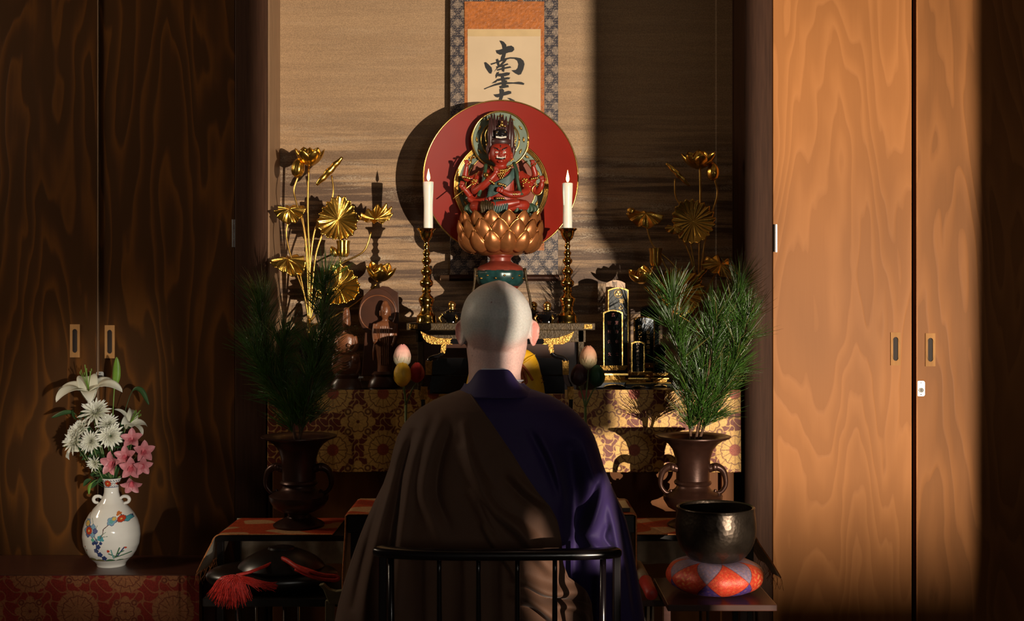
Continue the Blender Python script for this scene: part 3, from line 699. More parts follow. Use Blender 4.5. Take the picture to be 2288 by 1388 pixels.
# body halo and head halo
bh = disc(1120, 417, 100, YD0 - .02, 0.006, 'body_halo', 'halo_green')
for r_, w in ((104, 2.4), (100.5, 2.0), (97.5, 1.5)): ring(1120, 417, r_, YD0 - .024, S(w, YD0), 'gold_rim', 'gilt_plain', par=bh)
ring(1120, 417, 78, YD0 - .024, S(1.0, YD0), 'gold_line', 'gilt_plain', par=bh)
hi = disc(1120, 417, 77, YD0 - .022, 0.002, 'halo_field', 'halo_inner', par=bh)
hh = disc(1118, 312, 62, YD0 - .036, 0.006, 'head_halo', 'halo_green', inner=42)
disc(1118, 312, 43, YD0 - .034, 0.003, 'halo_field', 'halo_inner', par=hh)
ring(1118, 312, 63, YD0 - .038, S(2.3, YD0), 'gold_rim', 'gilt_plain', par=hh)
ring(1118, 312, 42.5, YD0 - .038, S(1.6, YD0), 'gold_rim', 'gilt_plain', par=hh)
ring(1118, 312, 33, YD0 - .036, S(0.8, YD0), 'gold_line', 'gilt_plain', par=hh)
def leafmark(m, cx, cy, ang, L, W, Y):
    c = P(cx, cy, Y); R = Matrix.Rotation(ang, 3, 'Y')
    for dx, dz, s_ in ((0, 0, 1), (.45, .2, .6), (-.45, -.1, .6), (0.1, -.35, .5)):
        m.ball(c + R @ Vector((S(L, Y) * dx, 0, S(W, Y) * dz)), (S(L * .55 * s_, Y), S(1.6, Y), S(W * .5 * s_, Y)), 10, 6, R)
m = MB()
for i in range(12):
    a = math.radians(i * 30 + 90)
    leafmark(m, 1118 + 52.5 * math.cos(a), 312 - 52.5 * math.sin(a), -a + PI / 2, 8, 4, YD0 - .039)
m.build('leaf_ornament', 'gilt', hh)
m = MB()
for ad in (20, 38, 142, 160, -8, -25, 188, 205, 50, 130):
    a = math.radians(ad); leafmark(m, 1120 + 88 * math.cos(a), 417 - 88 * math.sin(a), -a + PI / 2, 10, 5, YD0 - .024)
m.build('leaf_ornament', 'gilt', bh)
# halo post reaching down behind the lotus
MB().boxp(P(1100, 0, YD0).x, P(1138, 0, YD0).x, YD0 + .008, YD0 + .02, ZS, P(0, 420, YD0).z).build('halo_post', 'pot_red', stt, smooth=False, bevel=.002)

# body: torso and head loft, one continuous surface with the limbs, all in red
def loft(m, rows, seg=32, Y=YF, col=None, cap=True, e=2.2):
    """rows: (px centre x, py, half width px, half depth px, dY in px towards viewer)"""
    vs = []; n = len(rows)
    for (cx_, cy_, hw, hd, dy) in rows:
        c = P(cx_, cy_, Y)
        for k in range(seg):
            a = 2 * PI * k / seg; ca, sa = math.cos(a), math.sin(a)
            x = math.copysign(abs(ca) ** (2 / e), ca); y = math.copysign(abs(sa) ** (2 / e), sa)
            vs.append((c.x + S(hw, Y) * x, Y + S(hd, Y) * y - S(dy, Y), c.z))
    fs = [(i * seg + k, i * seg + (k + 1) % seg, (i + 1) * seg + (k + 1) % seg, (i + 1) * seg + k) for i in range(n - 1) for k in range(seg)]
    if cap: fs += [tuple(range(seg)), tuple((n - 1) * seg + k for k in range(seg))]
    return m.add(vs, fs, col)
def resample(rows, n):
    A = np.array(rows, float); t = np.linspace(0, 1, len(rows)); T = np.linspace(0, 1, n)
    from_ = []
    for j in range(A.shape[1]):
        # monotone-ish cubic through smoothing the linear interpolation
        y = np.interp(T, t, A[:, j]); k = np.array([1, 2, 3, 2, 1]) / 9.0; yy = np.convolve(np.pad(y, 2, mode='edge'), k, 'valid'); yy[0], yy[-1] = y[0], y[-1]; from_.append(yy)
    return [tuple(r) for r in np.array(from_).T]
b = MB()
loft(b, resample([(1119, 322, 8, 8, 6), (1119, 324, 19, 17, 6), (1119, 332, 23, 21, 7), (1119, 342, 24.5, 22, 8), (1119, 352, 24.5, 22, 8), (1119, 360, 21, 19, 9), (1119, 366, 14, 14, 8), (1119, 371, 12, 12, 4), (1119, 375, 17, 14, 2), (1118, 379, 34, 18, 0), (1118, 386, 46, 21, 0), (1118, 396, 48, 23, 1), (1118, 410, 40, 24, 2), (1118, 425, 34, 23, 2), (1118, 440, 36, 24, 2), (1118, 455, 40, 26, 0)], 60))
def limb(m, pts, r, seg=12): m.tube([P(x, y, YF) - Vector((0, S(d, YF), 0)) for x, y, d in pts], [S(q, YF) for q in r], seg, 6)
# main arms
limb(b, [(1078, 388, 0), (1066, 408, 6), (1062, 428, 16), (1078, 420, 30), (1097, 404, 36), (1108, 392, 36)], [11, 11, 9, 8.5, 7.5, 6])
limb(b, [(1160, 388, 0), (1172, 408, 6), (1177, 426, 14), (1163, 436, 28), (1140, 438, 34), (1124, 432, 36)], [11, 11, 9, 8.5, 7.5, 6])
# outer arms, raised and lowered
limb(b, [(1072, 392, -6), (1052, 400, -4), (1040, 396, 2), (1041, 382, 6), (1043, 372, 8)], [9, 8, 7, 6, 5])
limb(b, [(1166, 392, -6), (1188, 402, -4), (1195, 392, 2), (1192, 378, 6), (1190, 372, 8)], [9, 8, 7, 6, 5])
limb(b, [(1070, 398, -2), (1054, 420, 0), (1052, 438, 4), (1042, 428, 12), (1034, 420, 14)], [10, 8.5, 7.5, 6.5, 6])
limb(b, [(1168, 398, -2), (1190, 420, 0), (1200, 430, 4), (1208, 420, 12), (1210, 410, 14)], [10, 8.5, 7.5, 6.5, 6])
limb(b, [(1070, 402, -4), (1062, 430, 0), (1052, 445, 8), (1064, 452, 16), (1084, 450, 22)], [10, 9, 8, 7, 6])
# legs crossed
limb(b, [(1100, 458, -4), (1070, 462, 8), (1066, 464, 24), (1100, 464, 42), (1135, 460, 44), (1160, 455, 40)], [18, 16, 13, 11, 9, 6])
limb(b, [(1138, 458, -4), (1165, 462, 8), (1168, 462, 22), (1140, 464, 34), (1110, 468, 38)], [18, 16, 13, 11, 8])
# hands: palm and five fingers each
def hand(m, x, y, d, ang=0, k=1.0, curl=0.9):
    c = P(x, y, YF) - Vector((0, S(d, YF), 0)); u = S(1, YF) * k; R = Matrix.Rotation(ang, 3, 'Y')
    m.ball(c, (5.2 * u, 3.2 * u, 5.5 * u), 12, 8, R)
    for i, (fx, L) in enumerate(((-3.9, 7), (-1.4, 8.2), (1.2, 7.8), (3.6, 6.2))):
        p = [Vector((fx, -1, 4)), Vector((fx, -3, 4 + L * .45)), Vector((fx * .9, -5.5, 3.6 + L * .5)), Vector((fx * .8, -6.5, 1.8))]
        m.tube([c + R @ (q * u) for q in p], [1.7 * u, 1.6 * u, 1.4 * u, 1.0 * u], 8, 3)
    p = [Vector((4.5, -1, -2)), Vector((6.8, -3, 0)), Vector((6.0, -5.5, 3))]
    m.tube([c + R @ (q * u) for q in p], [1.9 * u, 1.7 * u, 1.2 * u], 8, 3)
hand(b, 1109, 388, 38, .1, 1.1); hand(b, 1120, 430, 38, -1.2, 1.1); hand(b, 1043, 368, 9, 0); hand(b, 1190, 368, 9, 0)
hand(b, 1032, 417, 15, .3, 1.1); hand(b, 1211, 405, 15, -.2, 1.1); hand(b, 1090, 449, 25, 1.3)
# face relief: brow, nose, cheeks, jaw, ears
for x_, y_, d_, r_ in ((1119, 347, 31, (3.2, 3.5, 7)), (1119, 351, 32.5, (4.6, 3.2, 2.8)), (1109.5, 351, 27, (5.5, 3.5, 4)), (1128.5, 351, 27, (5.5, 3.5, 4)), (1119, 364, 27, (7, 4, 4)), (1111, 337, 27, (6.5, 3, 2.3)), (1127, 337, 27, (6.5, 3, 2.3))):
    b.ball(P(x_, y_, YF) - Vector((0, S(d_, YF), 0)), tuple(S(q, YF) for q in r_), 12, 8)
for s_ in (-1, 1): b.ball(P(1119 + s_ * 25, 350, YF) - Vector((0, S(8, YF), 0)), (S(2.4, YF), S(4, YF), S(9, YF)), 10, 8)
body = b.build('body', 'statue_red', stt)
r = body.modifiers.new('merge', 'REMESH'); r.mode = 'VOXEL'; r.voxel_size = 0.0013; r.use_smooth_shade = True
def fball(m, x, y, d, r_, col=None): m.ball(P(x, y, YF) - Vector((0, S(d, YF), 0)), tuple(S(q, YF) for q in r_), 12, 8)
m = MB()
for x_ in (1110.5, 1127.5): fball(m, x_, 344.5, 29.5, (3.4, 1.6, 2.1))
for i in range(7): fball(m, 1112.5 + i * 2.3, 357 + abs(i - 3) * -.45, 31.5 - abs(i - 3) * .8, (1.15, 1.2, 1.7))
for x_ in (1111, 1129): fball(m, x_, 354.5, 29.5, (1.1, 1.4, 3.0))
m.build('eyes_and_teeth', 'ivory', stt)
m = MB()
for x_ in (1110.8, 1127.2): fball(m, x_, 344.6, 31, (1.1, .7, 1.2))
fball(m, 1119, 331, 28.5, (1.0, 1, 3))
for s_ in (-1, 1): m.tube([P(1119 + s_ * a_, y_, YF) - Vector((0, S(d_, YF), 0)) for a_, y_, d_ in ((3, 340, 31), (8, 337, 30.5), (15, 333, 27))], [S(.9, YF), S(1.4, YF), S(.7, YF)], 8, 3)
m.tube([P(x_, y_, YF) - Vector((0, S(d_, YF), 0)) for x_, y_, d_ in ((1109, 358, 28.5), (1119, 359.5, 31), (1129, 358, 28.5))], S(1.4, YF), 8, 3)
m.build('brows', 'black_paint', stt)
# hair flames, lion crown
m = MB()
for x_, lean, h_ in ((1096, -2, 70), (1101, -4, 80), (1107, -3, 66), (1113, -2, 62), (1118, 0, 66), (1123, 1, 64), (1129, 2, 60), (1137, 4, 78), (1143, 2, 68)):
    y0_ = 335 if x_ in (1096, 1101, 1137, 1143) else 320
    m.tube([P(x_, y0_, YF) + Vector((0, S(-2, YF), 0)), P(x_ + lean * .3, y0_ - h_ * .5, YF) + Vector((0, S(-6, YF), 0)), P(x_ + lean, y0_ - h_, YF)], [S(5.5, YF), S(6.5, YF), S(1, YF)], 10, 5)
fball(m, 1119, 318, 2, (25, 20, 14)); 
for s_ in (-1, 1): m.tube([P(1119 + s_ * 23, 318, YF), P(1119 + s_ * 28, 335, YF), P(1119 + s_ * 25, 355, YF)], [S(6, YF), S(6, YF), S(2, YF)], 10, 5)
m.build('hair', 'hair_dark', stt)
m = MB(); fball(m, 1120, 303, 18, (15, 12, 13)); fball(m, 1120, 308, 27, (9, 6, 5)); fball(m, 1112, 298, 27, (4, 3, 3)); fball(m, 1128, 298, 27, (4, 3, 3))
cr = m.build('lion_crown', 'black_paint', stt)
m = MB()
for i in range(9): fball(m, 1109.5 + i * 2.6, 312.5 - abs(i - 4) * .5, 32 - abs(i - 4) * .8, (1.3, 1.3, 2.4))
m.build('lion_teeth', 'ivory', cr)
m = MB(); fball(m, 1122, 283, 24, (4, 3.5, 5)); fball(m, 1122, 276, 23, (2.4, 2.4, 3.5))
for s_ in (-1, 1): fball(m, 1122 + s_ * 6, 286, 22, (3, 2, 2)); fball(m, 1120 + s_ * 9, 300, 29, (1.6, 1.5, 1.3))
m.build('crown_jewel', 'gilt_plain', cr)
# gold ornaments
m = MB()
for i in range(15):
    t = i / 14; a = PI * t; fball(m, 1119 - 21 * math.cos(a), 376 + 8 * math.sin(a), 22 + 4 * math.sin(a), (2.6, 2.4, 3.0))
for i in range(11):
    t = i / 10; a = PI * t; fball(m, 1119 - 17 * math.cos(a), 381 + 8 * math.sin(a), 25 + 2 * math.sin(a), (2.3, 2.2, 2.6))
for j in range(4):
    for i in range(4 - j): fball(m, 1120 + (i - (3 - j) / 2) * 5, 392 + j * 4.4, 28, (2.3, 1.8, 2.4))
m.build('necklace', 'gilt_plain', stt)
for x_, y_, d_ in ((1063, 412, 14), (1174, 410, 14)):
    m = MB()
    for i in range(12): fball(m, x_ + random.Random(i).uniform(-10, 10), y_ + random.Random(i + 50).uniform(-9, 9), d_ + 2, (3, 3, 2.4))
    m.build('armlet', 'gilt_plain', stt)
for x_, y_, d_, ax in ((1098, 410, 36, .6), (1150, 438, 33, 0), (1042, 398, 8, .2), (1194, 400, 8, -.2), (1122, 417, 34, .3), (1118, 447, 34, 0)):
    m = MB()
    for i in range(10):
        a = i / 10 * 2 * PI; fball(m, x_ + 8 * math.cos(a) * math.cos(ax), y_ + 8 * math.cos(a) * math.sin(ax), d_ + 7 * math.sin(a), (2.1, 2.1, 3.4))
    m.build('bracelet', 'gilt_plain', stt)
m = MB(); fball(m, 1088, 396, 40, (6, 6, 6)); fball(m, 1088, 396, 40, (7.2, 7.2, 1.5)); m.build('bell', 'gilt_plain', stt)
for s_ in (-1, 1): m = MB(); m.tube([P(1119 + s_ * 33, 318, YF), P(1119 + s_ * 35, 300, YF), P(1119 + s_ * 29, 285, YF)], S(1.0, YF), 6, 4); fball(m, 1119 + s_ * 31, 324, 0, (2.5, 2, 4)); m.build('ear_ribbon', 'gilt_plain', stt)
# held implements
m = MB()
m.tube([P(1014, 447, YF) - Vector((0, S(22, YF), 0)), P(1058, 410, YF) - Vector((0, S(14, YF), 0)), P(1075, 392, YF)], S(1.3, YF), 8)
m.tube([P(1046, 372, YF) - Vector((0, S(12, YF), 0)), P(1056, 352, YF) - Vector((0, S(8, YF), 0))], S(1.6, YF), 8); fball(m, 1058, 351, 9, (5, 4, 3)); fball(m, 1050, 354, 9, (4, 3, 2.5))
m.tube([P(1188, 372, YF) - Vector((0, S(12, YF), 0)), P(1205, 360, YF) - Vector((0, S(8, YF), 0))], S(1.6, YF), 8)
ring(1200, 425, 11, YF - .02, S(1.5, YF), 'bow', 'gilt_plain')
m.build('implement', 'gilt_plain', stt)
# scarves and sashes
for pts in ([(1086, 370, 18), (1084, 392, 30), (1080, 412, 33), (1074, 430, 30), (1070, 442, 34)], [(1148, 366, 16), (1154, 384, 26), (1156, 405, 30), (1160, 425, 30), (1166, 440, 34)]):
    MB().tube([P(x, y, YF) - Vector((0, S(d, YF), 0)) for x, y, d in pts], [S(4, YF)] * 5, 8, 5).build('green_scarf', 'cloth_green', stt)
m = MB()
for k_ in range(7):
    o_ = k_ * 4.2
    m.tube([P(x, y, YF) - Vector((0, S(d, YF), 0)) for x, y, d in ((1150 + (k_ - 3) * .8, 380 + o_ * .5, 20), (1138 - o_ * .1, 396 + o_ * .7, 27), (1118 - o_ * .3, 408 + o_ * 1.0, 28), (1094 - o_ * .2, 420 + o_ * .9, 26))], S(3.3, YF), 8, 5)
m.build('teal_sash', 'cloth_teal', stt)
m = MB()
rnd = random.Random(4)
for s_ in (-1, 1):
    for k_ in range(6):
        m.tube([P(1119 + s_ * (30 + k_ * 7), 452 + k_ * 1.2, YF) - Vector((0, S(30 - k_ * 4, YF), 0)), P(1119 + s_ * (36 + k_ * 8), 466, YF) - Vector((0, S(34 - k_ * 5, YF), 0)), P(1119 + s_ * (34 + k_ * 8), 478, YF) - Vector((0, S(34 - k_ * 5, YF), 0))], [S(4.5, YF), S(6, YF), S(5, YF)], 8, 4)
m.build('green_skirt', 'cloth_green', stt)
m = MB()
for x_ in range(1078, 1108, 5): m.tube([P(x_, 456, YF) - Vector((0, S(46, YF), 0)), P(x_ - 1, 466, YF) - Vector((0, S(52, YF), 0)), P(x_ + 1, 480, YF) - Vector((0, S(50, YF), 0))], S(3.4, YF), 8, 4)
m.build('gold_apron', 'gilt_dark', stt)
m = MB()
for x_ in range(1110, 1136, 5): m.tube([P(x_ - 6, 452, YF) - Vector((0, S(44, YF), 0)), P(x_ - 2, 462, YF) - Vector((0, S(51, YF), 0)), P(x_ - 6, 480, YF) - Vector((0, S(50, YF), 0))], S(3.2, YF), 8, 4)
m.build('teal_apron', 'cloth_teal', stt)

# ---- copper lotus seat
lo = MB(); c = P(SX0, 0, YF); U = S(1, YF)
def zz(py): return P(0, py, YF).z
core = [(40, 571), (60, 564), (74, 552), (80, 535), (80, 520), (82, 505), (80, 490), (70, 482), (0, 481)]
lc = lo.lathe((c.x, YF, 0), [(r * U * .97, zz(y)) for r, y in core], 64, sy=.85).build('lotus_seat', 'copper_petal', stt)
def ring_petals(n, rpx, ybase, L, W, a0, a1, off, tag_):
    for i in range(n):
        a = 2 * PI * (i + off) / n
        out = Vector((math.cos(a), math.sin(a), 0)); m = MB()
        base = Vector((c.x + rpx * U * out.x, YF + rpx * U * out.y * .85, zz(ybase)))
        m.petal(base, (0, 0, 1), out, L * U, W * U, a0, a1, .42, .62, .6, 9, 12, .14)
        o = m.build('petal', 'copper_petal', lc, solid=0.0022)
        # raised gilded edge
        vs = m.v; nu, nv = 9, 12
        edge = [Vector(vs[j * nu]) for j in range(nv)] + [Vector(vs[j * nu + nu - 1]) for j in range(nv - 1, -1, -1)]
        rim_acc.tube([e_ + out * S(1.0, YF) for e_ in edge[1:-1]], S(0.95, YF), 6)
rim_acc = MB()
ring_petals(14, 82, 514, 40, 20, .45, -.15, 0.0, 1)
ring_petals(14, 88, 538, 45, 21.5, .45, -.10, .5, 2)
ring_petals(14, 64, 567, 60, 23, 1.30, -.10, 0.0, 3)
rim_acc.build('petal_rims', 'petal_rim', lc)
# ---- pedestal below the lotus
pr = [(30, 567), (30, 572), (24, 577), (24, 584), (30, 588), (46, 594), (53, 601), (54, 606)]
MB().lathe((c.x, YF, 0), [(r * U, zz(y)) for r, y in pr], 48).build('pedestal_neck', 'pot_red', stt, sharp=45)
pt = [(54, 605), (55, 612), (54, 622), (49, 633), (42, 640)]
MB().lathe((c.x, YF, 0), [(r * U, zz(y)) for r, y in pt], 48, fn=lambda r, z, a: r * (1 + .02 * math.cos(12 * a))).build('pedestal_bowl', 'pot_teal', stt)
m = MB()
for i in range(18):
    a = 2 * PI * i / 18; q = Vector((c.x + 54.5 * U * math.cos(a), YF + 54.5 * U * math.sin(a), zz(617 + (i % 2) * 6))); m.ball(q, (3.2 * U, 3.2 * U, 2.2 * U), 8, 6)
m.build('bowl_ornament', 'gilt', stt)
fo = [(42, 640), (36, 648), (30, 656), (34, 664), (50, 672), (60, 684), (64, 700), (66, 712), (66, 722)]
MB().lathe((c.x, YF, 0), [(r * U, max(ZS, zz(y))) for r, y in fo[:-1]] + [(66 * U, ZS)], 48).build('foot', 'pot_red', stt, sharp=45)
for s_, xs in ((-1, ((1063, 600), (1060, 640), (1053, 668), (1050, 705))), (1, ((1172, 600), (1178, 640), (1184, 668), (1188, 705)))):
    mm = MB(); mm.tube([P(x, y, YF) - Vector((0, S(20, YF), 0)) for x, y in xs] + [Vector((P(xs[-1][0] + 2 * s_, 0, YF).x, YF - S(20, YF), ZS))], [S(3.4, YF), S(2.4, YF), S(2.8, YF), S(3, YF), S(3, YF)], 8, 6)
    mm.build('support_rod', 'gilt_dark', stt)
# ================================================================ gilded lotus arrangements
YG = 3.90
def gilded(side):
    k = S(1, YG); rnd = random.Random(3 if side == 'left' else 8)
    bx, lab = (690, 'bright gilded metal lotus arrangement with tall stems at the left end of the altar') if side == 'left' else (1560, 'shaded gilded metal lotus arrangement with tall stems at the right end of the altar')
    g = thing('gilded_lotus_arrangement', lab, 'ornament', (P(bx, 0, YG).x, YG, zt), 'gilded lotus arrangements')
    def Q(x, y, d=0): return P(x, y, YG) - Vector((0, d * k, 0))
    def stem(pts, r=2.1): MB().tube([Q(*p) for p in pts], r * k, 8, 7).build('stem', 'gold_stem', g)
    def leaf(cx, cy, rx, ry, tilt, face, name='leaf', folds=15, cup=.25, d=0, amp=.10):
        """ruffled round leaf: face = unit normal towards which the leaf opens"""
        n = Vector(face).normalized(); s1 = n.cross(Vector((0, 0, 1))).normalized(); s2 = s1.cross(n)
        c_, s_ = math.cos(tilt), math.sin(tilt); a1 = s1 * c_ + s2 * s_; a2 = s2 * c_ - s1 * s_
        ph = rnd.uniform(0, 6); C0 = Q(cx, cy, d)
        def fn(u, v):
            a = 2 * PI * u; r = v ** .9; rr = r * (1 + .05 * math.cos(folds * a + ph) * r + .05 * math.sin(3 * a + ph) * r)
            h = cup * r * r * rx + amp * rx * r * math.cos(folds * a + ph) + .16 * rx * r * r * r * math.sin(2 * a + ph)
            return C0 + (a1 * (rx * rr * math.cos(a)) + a2 * (ry * rr * math.sin(a)) + n * h) * k
        m = MB(); m.grid(fn, 120, 14, None, True); o = m.build(name, 'gold_leaf', g, solid=0.0012)
        return o
    def blossom(cx, cy, R, up=(0, 0, 1), n=7, opened=1.1, center=True, d=0):
        up = Vector(up).normalized(); h = up.orthogonal().normalized(); b0 = Q(cx, cy, d)
        base = None
        for lay, (cnt, L, W, a0, a1, off) in enumerate(((n, R, R * .36, opened + .25, opened - .75, 0), (5, R * .85, R * .34, .55, -.5, .4))):
            if lay == 1 and not center: continue
            for i in range(cnt):
                out = Matrix.Rotation(2 * PI * i / cnt + off + .35, 3, up) @ h
                m = MB(); m.petal(b0, up, out, L * k, W * k, a0, a1, .45, .85, .6, 7, 10, .08, r0=.05 * R * k)
                m.build('petal', 'gold_leaf', g, solid=0.0012)
        m = MB(); m.ball(b0 + up * R * .15 * k, R * .16 * k, 12, 8); m.build('receptacle', 'gold_leaf', g)
    def bud(cx, cy, h, w, ang=0, d=0):
        R_ = Matrix.Rotation(ang, 3, 'Y'); m = MB()
        m.lathe(Q(cx, cy, d), [(r * w * k, z * h * k) for r, z in [(.25, -.5), (.75, -.38), (1, -.15), (.95, .1), (.65, .32), (.3, .45), (.04, .5)]], 40, R_, fn=lambda r, z, a: r * (1 + .09 * abs(math.sin(4 * a))))
        m.build('bud', 'gold_leaf', g)
    def rolled(x0_, y0_, x1_, y1_, w, d=0):
        a_, b_ = Q(x0_, y0_, d), Q(x1_, y1_, d); ax = (b_ - a_); L = ax.length; ax.normalize(); s1 = ax.cross(Vector((0, 1, 0))).normalized()
        def fn(u, v):
            t = v; ww = w * k * (math.sin(PI * (0.06 + .88 * t)) ** .6); a = 2 * PI * u * .88; wob = 1 + .12 * math.sin(t * 22 + u * 4)
            return a_ + ax * (L * t) + (s1 * math.cos(a) + Vector((0, 1, 0)) * math.sin(a)) * ww * wob * (.55 + .45 * u)
        m = MB(); m.grid(fn, 28, 24); m.build('rolled_leaf', 'gold_leaf', g, solid=0.001)
    def pod(cx, cy, w, h, d=0):
        m = MB(); m.lathe(Q(cx, cy + h / 2, d), [(w * .35 * k, 0), (w * .5 * k, h * .25 * k), (w * .48 * k, h * .7 * k), (w * .56 * k, h * k), (w * .4 * k, h * .97 * k), (0, h * .95 * k)], 30, fn=lambda r, z, a: r * (1 + .05 * math.cos(15 * a)))
        m.build('seed_pod', 'gold_leaf', g, sharp=40)
    if side == 'left':
        stem([(690, 372), (688, 480), (692, 600), (690, 720)], 2.6)
        stem([(666, 395), (657, 425), (662, 452), (680, 520), (688, 640), (690, 720)])
        stem([(741, 392), (745, 430), (735, 460), (705, 510), (693, 600), (690, 720)])
        stem([(644, 495), (640, 530), (655, 590), (680, 660), (690, 720)])
        stem([(675, 480), (684, 540), (690, 620), (690, 720)]); stem([(722, 520), (706, 570), (698, 640), (692, 720)])
        stem([(830, 518), (812, 562), (760, 592), (715, 640), (692, 720)]); stem([(760, 575), (758, 620), (725, 680), (692, 720)])
        stem([(668, 600), (680, 660), (690, 720)]); stem([(842, 634), (808, 668), (760, 700), (695, 730)], 2.2)
        blossom(692, 372, 52, (.05, -.25, 1), 6, .95); bud(668, 376, 44, 14, .12, 10)
        rolled(708, 414, 766, 352, 8.5, 4)
        leaf(648, 468, 36, 27, .1, (-.15, -.75, .65), cup=-.35, folds=11, d=4)
        leaf(757, 491, 43, 49, .1, (.05, -1, .12), cup=.12, folds=19, amp=.055, d=10)
        leaf(838, 490, 42, 25, -.5, (.2, -.65, .75), cup=.3, folds=11, amp=.13, d=4)
        leaf(645, 580, 46, 32, .5, (-.1, -.55, .8), cup=-.3, folds=11, d=8)
        leaf(758, 640, 48, 46, 0, (-.1, -1, .25), cup=.15, folds=17, amp=.08, d=14)
        pod(767, 556, 27, 36); blossom(848, 630, 52, (.15, -.3, 1), 5, 1.0, d=6); bud(746, 562, 26, 8, -.5)
    else:
        stem([(1564, 372), (1565, 460), (1562, 600), (1560, 720)], 2.6)
        stem([(1597, 400), (1603, 435), (1590, 480), (1572, 560), (1560, 720)])
        stem([(1508, 400), (1510, 440), (1530, 480), (1552, 600), (1560, 720)])
        stem([(1443, 500), (1460, 550), (1505, 592), (1545, 650), (1560, 720)]); stem([(1518, 520), (1545, 580), (1558, 660), (1560, 720)], 2.4)
        stem([(1470, 560), (1490, 600), (1530, 660), (1560, 720)]); stem([(1600, 610), (1575, 660), (1560, 720)]); stem([(1440, 640), (1480, 680), (1550, 725)], 2.2)
        stem([(1517, 520), (1514, 500), (1526, 478)], 1.6)
        blossom(1562, 378, 54, (-.05, -.25, 1), 7, 1.1); bud(1591, 384, 42, 13, .0, 10)
        rolled(1488, 365, 1540, 416, 6.5, 4)
        leaf(1442, 478, 41, 24, .25, (-.1, -.7, .7), cup=-.35, folds=9, d=4); bud(1410, 472, 20, 8, -1.2)
        leaf(1547, 496, 47, 49, 0, (0, -1, .1), cup=.10, folds=21, amp=.05, d=10)
        leaf(1505, 510, 20, 11, .1, (0, -.8, .6), cup=-.3, folds=7, d=16)
        leaf(1608, 592, 42, 28, .45, (.2, -.75, .6), cup=-.25, folds=11, d=8)
        leaf(1516, 652, 54, 52, 0, (.1, -1, .15), cup=.12, folds=19, amp=.06, d=14)
        rolled(1536, 640, 1580, 598, 7, 10); pod(1465, 575, 26, 40); blossom(1436, 634, 46, (-.25, -.3, 1), 5, 1.0, d=6)
    # small foot standing on the altar
    MB().lathe((P(bx, 0, YG).x, YG, zt), [(.05, 0), (.05, .008), (.03, .02), (.018, .06), (.028, .10), (.04, .14), (.03, .15), (0, .15)], 32).build('foot', 'lacquer', g, sharp=40)
    MB().tube([Q(bx, 715), Vector((P(bx, 0, YG).x, YG, zt + .14))], 4 * k, 10).build('stem_bundle', 'gold_stem', g)
gilded('left'); gilded('right')

# ================================================================ side racks with runner cloths, desk in the middle
ZR = P(0, 1195, 3.25).z; RF, RB = 3.25, 3.50
def rack(name, xa, xb, label):
    t = thing(name, label, 'rack', ((xa + xb) / 2, (RF + RB) / 2, 0))
    MB().boxp(xa, xb, RF + .003, RB - .003, ZR - .02, ZR - .002).build('top_board', 'lacquer_soft', t, smooth=False, bevel=.002)
    for x in (xa + .012, xb - .012):
        for y in (RF + .02, RB - .02): MB().boxp(x - .009, x + .009, y - .009, y + .009, 0, ZR - .02).build('leg', 'lacquer_soft', t, smooth=False, bevel=.001)
    for y in (RF + .02, RB - .02): MB().boxp(xa + .02, xb - .02, y - .006, y + .006, .12, .14).build('stretcher', 'lacquer_soft', t, smooth=False)
    return t
lxa, lxb = P(480, 0, RF).x, P(790, 0, RF).x
rack('side_rack', lxa, lxb, 'black wooden rack under the left bronze vase and its runner cloth')
rxa, rxb = P(1405, 0, RF).x, P(1688, 0, RF).x
rack('side_rack', rxa, rxb, 'black wooden rack under the right bronze vase and its runner cloth')
def runner(name, xa, xb, label, side, drop, tip):
    t = thing(name, label, 'cloth', ((xa + xb) / 2, (RF + RB) / 2, ZR), 'runner cloths on the side racks')
    L = abs(xb - xa); tot = L + drop
    def fn(u, v, off=0.0):
        s = u * tot; y = lerp(RF - .003, RB, v)
        e = (L - s)
        if s < L - .02: x, z = s, ZR + off
        else:
            q = min(1, (s - (L - .02)) / .045); a = q * PI / 2 * .88; r_ = .026
            x = L - .02 + r_ * math.sin(a); z = ZR + off * math.cos(a) - r_ * (1 - math.cos(a)) ; x += off * math.sin(a)
            if s > L + .025:
                w = s - (L + .025); flare = tip * (w / drop) ; x += w * .16 + flare * .03 + .006 * math.sin(v * 9 + w * 20); z -= w * .98
                y += .004 * math.sin(w * 40)
        return Vector((xa + x if side > 0 else xb - x, y, z))
    U_, V_ = 260, 60
    m = MB(); m.grid(lambda u, v: fn(u, v, .0020), U_, V_)
    g1, g2 = np.meshgrid(np.linspace(0, tot, U_), np.linspace(0, RB - RF, V_)); m.c = [tuple(q) for q in brocade_orange(g1 * 1.0, g2 + .3 * side).reshape(-1, 3)]
    m.build('face', 'brocade_red', t, color=True)
    MB().grid(lambda u, v: fn(u, v, .0004), 130, 20).build('lining', 'lining', t)
    # stitched front border and little fringe
    MB().tube([fn(i / 120, 0, .0012) for i in range(121)], .0019, 6).build('border', 'runner_edge', t)
    m = MB(); rnd = random.Random(5)
    for i in range(26):
        p = fn(1, i / 25, .001); m.tube([p, p + Vector((rnd.uniform(-.004, .008) * side, rnd.uniform(-.004, .004), -.012)), p + Vector((rnd.uniform(-.01, .014) * side, rnd.uniform(-.005, .005), -.03 - rnd.uniform(0, .012)))], .0006, 4, 3)
    m.build('fringe', 'runner_edge', t)
    # back fall of the cloth, pale lining towards the room
    def bf(u, v): return Vector((lerp(xa + .0, xb, u), RB + .012 + .006 * math.sin(u * 23) * v, lerp(ZR - .001, P(0, 1262, RB).z, v)))
    MB().grid(bf, 60, 12).build('back_fall', 'lining', t, solid=.001)
